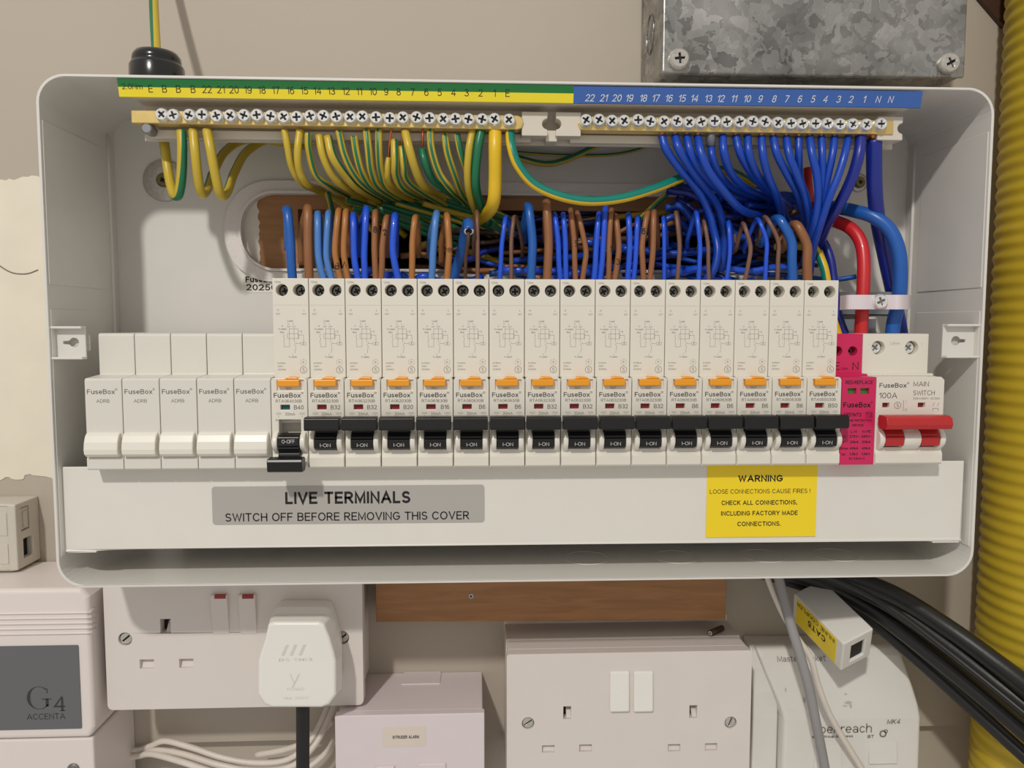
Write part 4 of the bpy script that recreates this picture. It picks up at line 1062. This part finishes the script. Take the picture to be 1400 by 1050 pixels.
for k in range(22):   # lower tangle directly behind the breaker tops
    x = rnd.uniform(430, 1080); L = rnd.uniform(40, 110); y = rnd.uniform(366, 386); Y = rnd.uniform(44, 60)
    P = [U(x+L*f, y+rnd.uniform(-6, 5), Y+rnd.uniform(-4, 4)) for f in (0, .33, .66, 1)]
    mb.tube(P, rad(rnd.choice([7, 9, 11]), 50), 8, mi=rnd.choice([0, 5, 5, 1, 2]), sub=4)
o = mk('wire_tangle', mb, cols, loc=(240, 60, 96), kind='stuff'); o['label'] = 'dark tangle of blue, brown and earth wires behind the loops'; o['category'] = 'wires'

# nylon clamp on its bracket
t = thing('cable_clamp', 'white nylon strap clamp with a screw holding the red and blue cables', 'clamp', (U(1200, 412, 20).x, 30, U(1200, 425, 20).z))
a, b = U(1149, 404, 18), U(1245, 424, 18)
mb = MB(); P = [U(1150, 414, 24), U(1160, 413, 17), U(1180, 413, 15.5), U(1206, 413, 18), U(1228, 413, 13.5), U(1241, 413, 18), U(1245, 413, 26)]
SP = spline(P, 5); hh = (a.z-b.z)/2
vs = []; 
for p in SP: vs += [(p.x, p.y, p.z-hh), (p.x, p.y, p.z+hh), (p.x, p.y+1.4, p.z+hh), (p.x, p.y+1.4, p.z-hh)]
fs = []
for i in range(len(SP)-1):
    for k in range(4): fs.append((i*4+k, i*4+(k+1) % 4, i*4+4+(k+1) % 4, i*4+4+k))
fs += [(0, 1, 2, 3), tuple(len(vs)-4+k for k in (3, 2, 1, 0))]
mb.add(vs, fs); mk('strap', mb, 'nylon', t, bevel=.3)
mb = MB(); c = U(1206, 412, 14); screw(mb, c.x, c.z, 14.5, 4.0, .4, 3); mk('clamp_screw', mb, ['zinc', 'zinc_dark'], t)
mb = MB(); a, b = U(1148, 398, 34), U(1243, 432, 34); mb.prism(rrect(a.x, b.x, b.z, a.z, 1.5), [], 40, 41.2, 'y'); mb.box(a.x, b.x, 40, 79.9, b.z, b.z+1.2)
a, b = U(1146, 436, 40), U(1200, 462, 40); mb.box(a.x, b.x, 42, 43, b.z-4, a.z)
mk('bracket', mb, 'rail_steel', t, bevel=.3)

# gland on the top of the unit
c = U(214.5, 88, 34)
mb = MB(); mb.lathe(c.x, 34, [(13.0, T0-.4), (13.4, T0+1), (13.2, T0+12.4), (12.6, T0+13.6), (11.6, T0+14.2), (11.9, T0+15.2), (11.6, T0+17.6), (10.2, T0+19.6), (7, T0+20.6), (2.5, T0+20.4)], 36, axis='z')
tag(mk('rubber_gland', mb, 'rubber', loc=(c.x, 34, T0)), 'glossy black rubber gland on top of the consumer unit', 'grommet')

# ================================================================== AROUND THE UNIT
# galvanised adaptable box
t = thing('adaptable_box', 'galvanised steel junction box with screwed lid above the unit', 'junction box', (373, WALL, 206))
mb = MB(); mb.box(289.6, 456.6, 47, WALL, 207.0, 320); mk('body', mb, 'galv', t, bevel=2.0, seg=3)
mb = MB(); mb.box(289.2, 457, 44, 46.6, 206.4, 320); mk('lid', mb, 'galv', t, bevel=1.1, seg=3)
mb = MB(); pts = [(289.4, 76+9*math.cos(2*PI*i/20), 238+11*math.sin(2*PI*i/20)) for i in range(21)]; mb.tube(pts, .5, 6, sub=2, caps=False); mk('knockout', mb, 'galv', t)
for px, py, rot in ((929, 80, .1), (1299, 86, .5)):
    c = U(px, py, 42); mb = MB(); screw(mb, c.x, c.z, 40.6, 5.6, rot, 3.4, cr=(.52, .13)); mk('lid_screw', mb, ['zinc_dull', 'dark_hole'], t)

# corrugated yellow duct
mb = MB(); prof = []
z = -330.0
while z < 420:
    for k in range(6):
        prof.append((45.0+.6*math.cos(2*PI*k/6), z+k*7.6/6))
    z += 7.6
dx = U(1371, 171, 58).x+52.5
mb.lathe(dx, 58, prof, 64, axis='z')
tag(mk('gas_duct', mb, 'duct_yellow', loc=(dx, 58, -330)), 'corrugated yellow duct standing beside the consumer unit', 'pipe')
# flat brown wedge standing in for a dark triangle in the top corner
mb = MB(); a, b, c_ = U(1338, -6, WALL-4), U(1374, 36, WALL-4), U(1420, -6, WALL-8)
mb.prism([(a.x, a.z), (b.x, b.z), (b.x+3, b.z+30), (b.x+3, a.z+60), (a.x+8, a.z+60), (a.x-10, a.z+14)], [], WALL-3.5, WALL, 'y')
tag(mk('dark_wedge', mb, 'brown_dark', loc=(a.x, WALL, a.z)), 'dark brown wedge on the wall by the yellow duct', 'timber')

# small beige outlet box
t = thing('outlet_box', 'small beige two-port outlet box fixed to the wall', 'outlet box', (-95, WALL, -75))
mb = MB(); gx = -82.0; gz0, gz1 = -74.5, -35.0
mb.prism([(WALL, gz0), (79, gz0), (79, gz1), (WALL, gz1)], [rect(84.5, 93.5, gz0+22, gz1-3.5), rect(86, 95, gz0+5.5, gz0+17)], gx-4, gx, 'x')
mb.box(gx-60, gx-4, 79, WALL, gz0, gz1)
mk('body', mb, 'beige_box', t, bevel=.8)
mb = MB(); mb.box(gx-2.4, gx-1, 85, 93, gz0+22.5, gz1-4); mb.prism([(87.5, gz0+24), (91, gz0+24), (91.5, gz1-6), (87, gz1-6)], [], gx-1.2, gx-.3, 'x'); mk('blank_insert', mb, 'beige_box', t, bevel=.3)
mb = MB(); mb.box(gx-8, gx-3.9, 85.5, 95.5, gz0+5, gz0+17.5); mk('port', mb, 'dark_hole', t)
mb = MB(); mb.box(-91.5, -87, 78.6, 79.2, gz0+21, gz1-5); mb.box(-91.5, -87, 78.6, 79.2, gz0+4, gz0+16); mk('front_panel', mb, 'beige_box', t, bevel=.25)

# alarm panel
t = thing('alarm_panel', 'white alarm control panel with slate badge beside the double socket', 'alarm panel', (-80, WALL, -250))
mb = MB(); ax1 = -27.5; az1 = -76.0; seam = -162.5
mb.prism([(-160, seam), (ax1-2, seam), (ax1+.3, seam+6), (ax1, az1-5), (ax1-4, az1), (-160, az1)], [], 50, WALL, 'y')
mk('upper_case', mb, 'panel_white', t, bevel=2.6, seg=4)
mb = MB(); mb.box(-160, ax1-1.2, 51.5, WALL, -260, seam-.6); mk('lower_case', mb, 'panel_white', t, bevel=1.2)
for i in range(5):
    p = U(60, 838+i*7, 50); mb = MB(); mb.tube([Vector((-130, 49.9, p.z)), Vector((-60, 49.9, p.z)), Vector((ax1-1.6, 49.9, p.z)), Vector((ax1-.1, 51.5, p.z)), Vector((ax1+.1, 56, p.z))], .75, 8, sub=2); mk('rib', mb, 'panel_white', t)
a, b = U(109, 882, 49.6), U(109, 996, 49.6); bx1 = -33.8
mb = MB(); mb.prism(rrect(-140, bx1, b.z, a.z, .8), [], 49.5, 50.2, 'y'); bd = mk('badge', mb, 'badge_slate', t, label='slate grey badge with dark lettering')
mb = MB(); p = U(36, 971, 49.5)
gx_, gz_, gr = p.x+7.2, p.z+7.0, 6.6
ar = [math.radians(48+(322-48)*i/28) for i in range(29)]
vs = []
for a_ in ar:
    w_ = .35+1.5*abs(math.cos(a_))**1.5*(1 if math.cos(a_) < 0 else .7)
    vs += [(gx_+gr*math.cos(a_), 49.4, gz_+gr*math.sin(a_)), (gx_+(gr-w_)*math.cos(a_), 49.4, gz_+(gr-w_*.6)*math.sin(a_))]
mb.add(vs, [(2*i, 2*i+1, 2*i+3, 2*i+2) for i in range(28)])
mb.quad(gx_+3.6, gx_+5.2, gz_-5.0, gz_-.6, 49.4); mb.quad(gx_+1.6, gx_+6.8, gz_-1.0, gz_-.5, 49.4); mb.quad(gx_+4.4, gx_+4.8, gz_+2.6, gz_+5.4, 49.4)
a_ = U(88.5, 972, 49.5); mb.quad(a_.x-1.5, a_.x-.6, a_.z+.2, a_.z+8, 49.38); mb.quad(a_.x-2.4, a_.x+.3, a_.z, a_.z+.5, 49.38); p = U(74, 972, 49.5); mb.text('4', p.x, p.z, 8.5, 49.4, 'L', width=6.2)
p = U(37, 984, 49.5); mb.text('ACCENTA', p.x, p.z, 3.4, 49.4, 'L', width=21)
mk('lettering', mb, 'print_dark', bd)
c = U(100, 1052, 51); mb = MB(); mb.lathe(c.x, c.z, [(3.4, 51), (3.4, 51.4)], 20); mb.lathe(c.x, c.z, [(0.1, 50.9), (3.0, 50.9), (3.4, 51.6)], 20); mk('case_screw', mb, 'zinc_dark', t)

# ---- sockets
def pin_holes(cx, top, lr, sep, q=(2.9, 4.1, 4.0, 2.8)):   # earth over live and neutral
    return [rect(cx-q[0], cx+q[0], top-q[1], top+q[1])]+[rect(cx+k*sep-q[2], cx+k*sep+q[2], lr-q[3], lr+q[3]) for k in (-1, 1)]
# left: 146 x 86 plate on a surface box
FY = 57.8
sx0, sx1, sz0, sz1 = -23.2, 122.8, -150.4, -64.4
t = thing('double_socket', 'white double socket with red neon switch tips and a plug in it', 'socket', (50, WALL, sz0))
e = U(226, 856, FY); l = U(201, 908, FY); n_ = U(255, 908, FY)
scx = (l.x+n_.x)/2; sep = (n_.x-l.x)/2
e2x = 88.6
mb = MB()
holes = pin_holes(e.x, e.z, l.z, sep)+pin_holes(e2x, e.z, l.z, sep)
scr = [U(171, 874, FY), U(468, 872, FY)]
holes += [circ(scr[0].x, scr[0].z, 3.9), circ(scr[1].x, scr[1].z, 3.9)]
mb.prism(rrect(sx0, sx1, sz0, sz1, 3.0, 4), holes, FY, FY+7, 'y')
mk('faceplate', mb, 'socket_white', t, bevel=.55, seg=3)
mb = MB(); mb.box(sx0+3, sx1-3, FY+7, WALL, sz0+2, sz1-2); mk('back_box', mb, 'socket_white', t, bevel=.8)
def shutters(t, cx, top, lr, sep, y, q=(2.9, 4.1, 4.0, 2.8)):
    a, b, c, d = q[0]+.2, q[1]+.2, q[2]+.2, q[3]+.2
    mb = MB(); mb.box(cx-a, cx+a, y+6.2, y+6.8, top-b, top+b, 1); mb.prism([(y+6.3, top+b*.3), (y+6.3, top-b), (y+1.6, top-b)], [], cx-q[0]*.1, cx+a, 'x'); mk('earth_shutter', mb, ['socket_white', 'dark_hole'], t)
    for k in (-1, 1):
        mb = MB(); mb.prism([(y+4.4, lr+d), (y+5.2, lr+d), (y+5.2, lr-d), (y+2.0, lr-d)], [], cx+k*sep-c, cx+k*sep+c, 'x'); mk('pin_shutter', mb, 'socket_white', t)
shutters(t, e.x, e.z, l.z, sep, FY)
shutters(t, e2x, e.z, l.z, sep, FY)
for c in scr:
    mb = MB(); screw(mb, c.x, c.z, FY+1.0, 3.7, .7, 2.4, slot=True); mk('plate_screw', mb, ['zinc_dull', 'dark_hole'], t)
for px in (301, 339):
    a, b = U(px-12.5, 812, FY-1), U(px+12, 868, FY-1)
    mb = MB(); mb.prism([(FY+.5, b.z), (FY-.3, b.z+.3), (FY-2.8, a.z-1.4), (FY-2.4, a.z-.1), (FY+.5, a.z)], [], a.x, b.x, 'x'); r_ = mk('rocker_switch', mb, 'socket_white', t, bevel=.9, seg=3)
    mb = MB(); a2, b2 = U(px-8, 812, FY-2.9), U(px+7.5, 818, FY-2.9)
    mb.prism([(FY-1.5, a.z+.12), (FY-2.75, a.z+.0), (FY-3.05, a.z-1.3), (FY-2.75, a.z-2.3), (FY-2.4, a.z-2.3)], [], a2.x, b2.x, 'x'); mk('neon', mb, 'neon_red', r_)
# plug and flex
t = thing('mains_plug', 'white three-pin plug with black flex in the double socket', 'plug', (90, FY, -135))
fr = [U(x, y, 33) for x, y in ((374, 850), (437, 850), (444, 853), (451, 872), (457, 893), (459.5, 905), (459.5, 950), (450, 963), (440, 967), (372, 967), (362, 963), (353, 950), (353, 905), (356, 893), (363, 872), (367, 853))]
bk = [(p.x+(p.x-90.5)*.06-.2*(p.x-90.5)*0, p.z+(.8 if p.z < -120 else 3.4)) for p in fr]
mid = [((p.x-90.5)*1.07+90.5, p.z+(p.z+117)*.03) for p in fr]
n = len(fr)
vs = [((p.x-90.5)*.965+90.5, 32.2, (p.z+115)*.965-115) for p in fr]+[(p.x, 33.4, p.z) for p in fr]+[(m[0], 42, m[1]) for m in mid]+[(b[0]*.98+90.5*.02, 46.0, b[1]) for b in bk]+[((b[0]-90.5)*.9+90.5, FY-.05, b[1]) for b in bk]
fs = [tuple(reversed(range(n)))]+[(k*n+i, k*n+(i+1) % n, (k+1)*n+(i+1) % n, (k+1)*n+i) for k in range(4) for i in range(n)]+[tuple(4*n+i for i in range(n))]
mb = MB(); mb.add(vs, fs); mk('plug_body', mb, 'plug_white', t, bevel=.9, seg=3)
mb = MB(); Y = 32.1
p = U(404, 888, 33)
for dx_ in (-7.5, -3.0, 1.8): mb.add([(p.x+dx_, Y, p.z-3), (p.x+dx_+1.6, Y, p.z-3), (p.x+dx_+4.2, Y, p.z+3), (p.x+dx_+2.6, Y, p.z+3)], [(0, 1, 2, 3)])
p = U(405, 903, 33); mb.text('BS 1363', p.x, p.z, 1.7, Y, width=18); p = U(405, 930, 33); mb.line(p.x+2, p.z+4, p.x-2, p.z-4, Y, .7); mb.line(p.x-3, p.z+4, p.x-1, p.z-1, Y, .5)
p = U(405, 943, 33); mb.text('FUSED', p.x, p.z, 1.4, Y, width=9); p = U(405, 955, 33); mb.text('13A 250V', p.x, p.z, 1.4, Y, width=14)
mk('lettering', mb, 'emboss', t)
mb = MB(); mb.tube([U(414, 960, 44), U(414, 985, 45), U(414, 1020, 46), U(414, 1075, 48), U(414, 1160, 50)], rad(18.5, 45), 14); mk('flex', mb, 'cable_black', t, label='black flex')

# white cables drooping under the socket
gW = 'white cables under the double socket'
for i, (pts, lab) in enumerate((
 ([(150, 1024, 100), (186, 1026, 99), (206, 1020, 96), (226, 1013, 92), (262, 1022, 88), (305, 1036, 84), (350, 1043, 82), (395, 1038, 80), (425, 1012, 82), (440, 985, 88), (452, 955, 96)], 'topmost white cable sagging under the double socket'),
 ([(150, 1030, 99), (186, 1033, 98), (214, 1026, 92), (250, 1031, 86), (300, 1046, 80), (350, 1054, 78), (398, 1048, 76), (428, 1022, 78), (446, 990, 86), (460, 955, 96)], 'second white cable sagging under the double socket'),
 ([(150, 1036, 98), (186, 1034, 96), (208, 1031, 90), (250, 1042, 80), (300, 1058, 74), (350, 1066, 74), (405, 1058, 76), (445, 1030, 84), (462, 1000, 96)], 'third white cable sagging under the double socket'),
 ([(350, 1032, 98), (385, 1026, 96), (410, 1018, 95), (435, 1004, 96), (455, 985, 98)], 'short white cable rising behind the black flex'))):
    wire('white_cable', lab, 'cable', pts, 8.5, 'white_cable', gW, rY=90)

# fused spur
t = thing('fused_spur', 'white fused spur box labelled for the intruder alarm', 'fused spur', (150, WALL, -240))
qx0, qx1, qz1 = 107.8, 193.0, -151.6
mb = MB(); mb.box(qx0, qx1, 48, 53.5, -240, qz1); 
f = mk('faceplate', mb, 'spur_white', t, bevel=.6, seg=3)
mb = MB(); mb.box(qx0+1, qx1-1, 54, WALL, -239, qz1-.6); mk('back_box', mb, 'spur_white', t, bevel=.9)
mb = MB(); mb.box(qx0+34, qx0+58, 86, WALL-.1, qz1-.7, qz1+.1); mk('cable_knockout', mb, 'spur_white', t, bevel=.3)
a, b = U(523, 994, 48), U(582, 1020, 48); mb = MB(); mb.prism(rrect(a.x, b.x, b.z, a.z, .8), [], 47.8, 48.1, 'y'); s_ = mk('alarm_sticker', mb, 'sticker_cream', t, label='cream sticker with small black capitals')
mb = MB(); p = U(555, 1009.5, 48); mb.text('INTRUDER ALARM', p.x, p.z, 1.9, 47.72, bold=.03, width=15); mk('lettering', mb, 'print_dark', s_)
a, b = U(515, 1046, 48), U(540, 1100, 48); mb = MB(); mb.box(a.x, b.x, 46, 48.4, b.z, a.z); mk('rocker_switch', mb, 'spur_white', t, bevel=.6)
a, b = U(572, 1043, 48), U(610, 1100, 48); mb = MB(); mb.box(a.x, b.x, 46.6, 48.4, b.z, a.z); mk('fuse_holder', mb, 'spur_white', t, bevel=.6)

# right double socket
FY = 57.0; Q2 = (2.3, 3.9, 3.7, 2.3)
sx0, sx1, sz1 = 206.2, 351.6, -121.2; sz0 = sz1-86
t = thing('double_socket', 'white double socket with plain switches and no plug', 'socket', (280, WALL, sz0))
ea = [U(775.5, 974.5, FY), U(948, 973, FY)]; lr = [(U(749, 1024, FY), U(800, 1023.5, FY)), (U(921, 1022.5, FY), U(971.5, 1022.5, FY))]
scr = [U(722, 989, FY), U(999, 988, FY)]
holes = []
for e, (l, n_) in zip(ea, lr): holes += pin_holes(e.x, e.z, l.z, (n_.x-l.x)/2, Q2)
holes += [circ(c.x, c.z, 3.7) for c in scr]
mb = MB(); mb.prism(rrect(sx0, sx1, sz0, sz1, 1.6, 4), holes, FY, FY+7, 'y'); mk('faceplate', mb, 'socket_white', t, bevel=.55, seg=3)
mb = MB(); mb.box(sx0+.8, sx1-.8, FY+7.6, FY+20, sz0+1, sz1-.2); mk('spacer_frame', mb, 'socket_white', t, bevel=.7)
mb = MB(); mb.box(sx0+.2, sx1-.2, FY+20.6, WALL, sz0+1, sz1+.6); mk('back_box', mb, 'socket_white', t, bevel=.9)
for e, (l, n_) in zip(ea, lr): shutters(t, e.x, e.z, l.z, (n_.x-l.x)/2, FY, Q2)
for c, r_ in zip(scr, (.6, 1.2)):
    mb = MB(); screw(mb, c.x, c.z, FY+.8, 3.6, r_, 2.4, slot=True); mk('plate_screw', mb, ['zinc_dull', 'dark_hole'], t)
for px in (847.5, 880):
    a, b = U(px-13, 919, FY-2), U(px+13, 973, FY-2); mb = MB()
    mb.prism([(FY+.5, b.z), (FY-2.9, b.z+.2), (FY-2.2, (a.z+b.z)/2), (FY-1.7, a.z-.2), (FY+.5, a.z)], [], a.x, b.x, 'x'); mk('rocker_switch', mb, 'plug_white', t, bevel=1.0, seg=3)
# cut sleeve lying on it
mb = MB(); p = U(969, 869, 80); q = U(985, 860, 88); d = (q-p); zt = sz1+.6
p = Vector((p.x, p.y-3, zt+1.9)); q = Vector((q.x, p.y+8, zt+1.9))
mb.tube([p, q], 1.9, 12, caps=True); o = tag(mk('sleeve_offcut', mb, 'brown_dark', loc=p), 'short brown cable offcut lying on the plain double socket', 'offcut')
mb = MB(); d = (p-q).normalized(); mb.tube([p, p+d*.15], 1.3, 12); mb.tube([p+d*.1, p+d*.25], .6, 8, mi=1); mk('cut_end', mb, ['sticker_white', 'dark_hole'], o)

# telephone master socket
t = thing('master_socket', 'white telephone master socket with sloping top under the grey cable', 'phone socket', (415, WALL, -240))
ox0, ox1 = 363.0, 466.0
mb = MB()
rows = [(-240, 74, 379, 467), (-174, 74, 379, 466.5), (-167, 75.2, 377.5, 465.5), (-158, 77.6, 374, 463.5), (-148, 80.6, 370, 461), (-138, 84.2, 366.5, 458.5), (-133, 87.5, 365, 457)]
vs = []
for z_, y_0, xl, xr in rows: vs += [(xl, y_0, z_), (xr, y_0, z_), (xr+1, WALL, z_+(2 if z_ > -135 else 0)), (xl, WALL, z_+(2 if z_ > -135 else 0))]
fs = [(0, 1, 2, 3), tuple(4*len(rows)-4+k for k in (3, 2, 1, 0))]
for i in range(len(rows)-1): fs += [(4*i+k, 4*i+4+k, 4*i+4+(k+1) % 4, 4*i+(k+1) % 4) for k in range(4)]
mb.add(vs, fs)
mk('front_cover', mb, 'master_white', t, bevel=2.2, seg=4)
mb = MB()
prof2 = [(WALL, -240), (82, -240), (82, -176), (83, -160), (86, -146), (90, -136), (92, -133), (WALL, -131)]
mb.prism(prof2, [], ox0-.6, ox0+15.5, 'x')
mk('side_case', mb, 'master_white', t, bevel=1.2, seg=3)
def sloped(p):   # put flat print on the sloping top
    z = p[2]
    pr = [(-240, 74), (-172, 74), (-165, 75.5), (-150, 80), (-137, 84.5), (-132.5, 88)]
    for (z0, y0), (z1, y1) in zip(pr, pr[1:]):
        if z0 <= z <= z1: return (p[0], y0+(y1-y0)*(z-z0)/(z1-z0)-.25, z)
    return (p[0], 73.7, z)
mb = MB()
p = U(1064, 906, 82); mb.text('Master Socket', p.x, p.z, 3.4, 0, 'L', mapf=sloped, width=31, mi=1)
p = U(1111, 1003, 74); mb.text('openreach', p.x, p.z, 5.9, 0, 'L', mapf=sloped, width=37.5, mi=0)
p = U(1212, 990, 74); mb.text('MK4', p.x, p.z, 3.2, 0, 'L', mapf=sloped, shear=.2, width=8.4, bold=.01)
p = U(1110, 1009, 74); mb.text('a BT Group business', p.x, p.z, 1.7, 0, 'L', mapf=sloped, width=26, bold=.02)
p = U(1186, 1009, 74); mb.text('BT', p.x, p.z, 2.0, 0, 'L', mapf=sloped, width=4, bold=.02)
p = U(1207, 1003, 74); mb.ring(p.x, p.z, 1.9, 73.7, .9, 14); mb.ring(p.x+1.8, p.z+1.6, 1.0, 73.7, .5, 12)
mk('lettering', mb, ['print_grey', 'print_grey'], t)
for x0_, x1_, y0_, y1_ in ((1188, 1225, 1015, 1042), (1113, 1149, 1020, 1052)):
    a, b = U(x0_, y0_, 74), U(x1_, y1_, 74); mb = MB()
    mb.prism([(74.4, b.z), (72.2, b.z), (73.6, a.z), (74.4, a.z)], [], a.x, b.x, 'x'); mk('release_tab', mb, 'master_white', t, bevel=.5)
# scuffs
mb = MB()
for px, py, w_, h_ in ((1155, 948, 1.2, .5), (1157, 958, 2.6, 1.0), (1160, 962, .9, 1.6), (1152, 962, 1.8, .5), (1074, 943, .6, 1.6), (1098, 955, 1, 2.2)):
    p = U(px, py, 78); mb.add([sloped(q) for q in ((p.x-w_, 0, p.z-h_*.2), (p.x+w_*.3, 0, p.z-h_), (p.x+w_, 0, p.z+h_*.1), (p.x, 0, p.z+h_))], [(0, 1, 2, 3)])
mk('scuff', mb, 'print_pale', t)

# inline coupler, a box pointing into the room
near_tl, near_tr, near_bl = U(1149, 876, 40), U(1199, 864, 40), U(1141, 919, 40)
far_tl, far_tr = U(1081, 806, 76), U(1128, 797, 76)
ax_l = ((near_tl+near_tr)/2-(far_tl+far_tr)/2)
Lc = ax_l.length; ay = ax_l.normalized()
axx = (near_tr-near_tl); axx = (axx-ay*axx.dot(ay)).normalized(); azz = axx.cross(-ay).normalized()
wc = (near_tr-near_tl).length*.98; hc = 25.0
if azz.z < 0: azz = -azz
org = (near_tl+near_tr)/2
def cp_(x, y, z): return org+axx*x-ay*y+azz*z     # x across, y back from the near end, z up from the top face
t = thing('inline_coupler', 'white network coupler with yellow label wedged on the phone socket', 'network coupler', org-ay*Lc+azz*(-hc))
def obox(mb, x0, x1, y0, y1, z0, z1, mi=0):
    v = [cp_(x, y, z) for x in (x0, x1) for y in (y0, y1) for z in (z0, z1)]
    mb.add(v, [(0, 1, 3, 2), (4, 6, 7, 5), (0, 4, 5, 1), (2, 3, 7, 6), (0, 2, 6, 4), (1, 5, 7, 3)], mi)
h = wc/2
mb = MB()
# frame of the open end, then the case behind it
po, pi_ = [(-h, -hc), (h, -hc), (h, 0), (-h, 0)], [(-4.2, -20.5), (5.2, -20.5), (5.2, -6.2), (-4.2, -6.2)]
v = []
for y in (0, 8): v += [cp_(x, y, z) for x, z in po]+[cp_(x, y, z) for x, z in pi_]
f_ = []
for i in range(4):
    j = (i+1) % 4
    f_ += [(i, j, 4+j, 4+i), (i, 8+i, 8+j, j), (4+i, 4+j, 12+j, 12+i), (8+i, 12+i, 12+j, 8+j)]
mb.add(v, f_); obox(mb, -h, h, 8, Lc, -hc, 0)
mk('case', mb, 'master_white', t, bevel=.9, seg=3)
mb = MB(); obox(mb, -4.3, 5.3, 1.6, 7.9, -20.6, -6.1); mk('port', mb, 'dark_hole', t)
mb = MB(); obox(mb, -h-.2, -h+.1, 5, Lc*.92, -hc+1.5, -1.8); lb = mk('yellow_label', mb, 'sticker_yellow', t, label='yellow label with black capitals')
mb = MB()
def side(s, y, z, hgt, wid, bo):
    vs_, fs_, wd = text_geo(s, bo); k = hgt/CAP; kx = wid/wd
    # reads from near end to far end, upside down as seen from the room
    mb.add([cp_(-h-.28, y-(-1)*p_[0]*kx, z-p_[1]*k) for p_ in vs_], fs_)
side('CAT5', 13.5, -9.6, 5.2, 15, .03); side('INLINE COUPLER', 6.5, -3.4, 3.4, Lc*.76, .01)
mk('lettering', mb, 'print_black', lb)

# cables hanging in front of the phone socket
wire('grey_cable', 'grey cable hanging down across the phone socket', 'cable', [(1062, 780, 60), (1070, 812, 56), (1080, 850, 52), (1093, 893, 48), (1106, 940, 48), (1115, 985, 50), (1124, 1030, 54), (1134, 1085, 58)], 14, 'grey_cable', n=14, rY=52)
wire('white_cable', 'thin grubby white cable hanging beside the grey one', 'cable', [(1048, 786, 64), (1058, 812, 60), (1072, 842, 56), (1090, 872, 54), (1108, 900, 54), (1118, 935, 56), (1132, 972, 58), (1152, 1008, 62), (1178, 1050, 66), (1200, 1085, 68)], 9, 'white_cable', n=12, rY=58)
# black cable bundle sweeping out past the duct
gB = 'black cables sweeping past the yellow duct'
B_ = [([(1040, 764, 64), (1130, 782, 60), (1216, 810, 50), (1298, 860, 34), (1370, 912, 14), (1440, 965, -8)], 26, 'topmost black cable of the bundle crossing the yellow duct'),
      ([(1040, 768, 74), (1120, 784, 68), (1205, 820, 56), (1290, 878, 38), (1370, 940, 18), (1450, 1002, -4)], 25, 'second black cable down in the bundle crossing the duct'),
      ([(1040, 776, 84), (1115, 794, 78), (1190, 832, 64), (1275, 896, 44), (1360, 966, 22), (1440, 1034, 0)], 24, 'third black cable down in the bundle crossing the duct'),
      ([(1040, 782, 94), (1105, 802, 88), (1175, 836, 76), (1260, 906, 56), (1345, 982, 36), (1440, 1068, 10)], 21, 'lowest black cable of the bundle crossing the duct'),
      ([(1040, 772, 54), (1130, 788, 50), (1212, 828, 40), (1290, 886, 24), (1370, 950, 4), (1450, 1016, -18)], 8, 'thin black cable lying on top of the thicker black ones'),
      ([(1050, 762, 96), (1140, 782, 93), (1215, 824, 82), (1290, 880, 62), (1365, 940, 42), (1440, 1000, 18)], 26, 'rearmost black cable tucked behind the bundle')]
for pts, wpx, lab in B_: wire('black_cable', lab, 'cable', pts, wpx, 'cable_black', gB, n=14, rY=50)
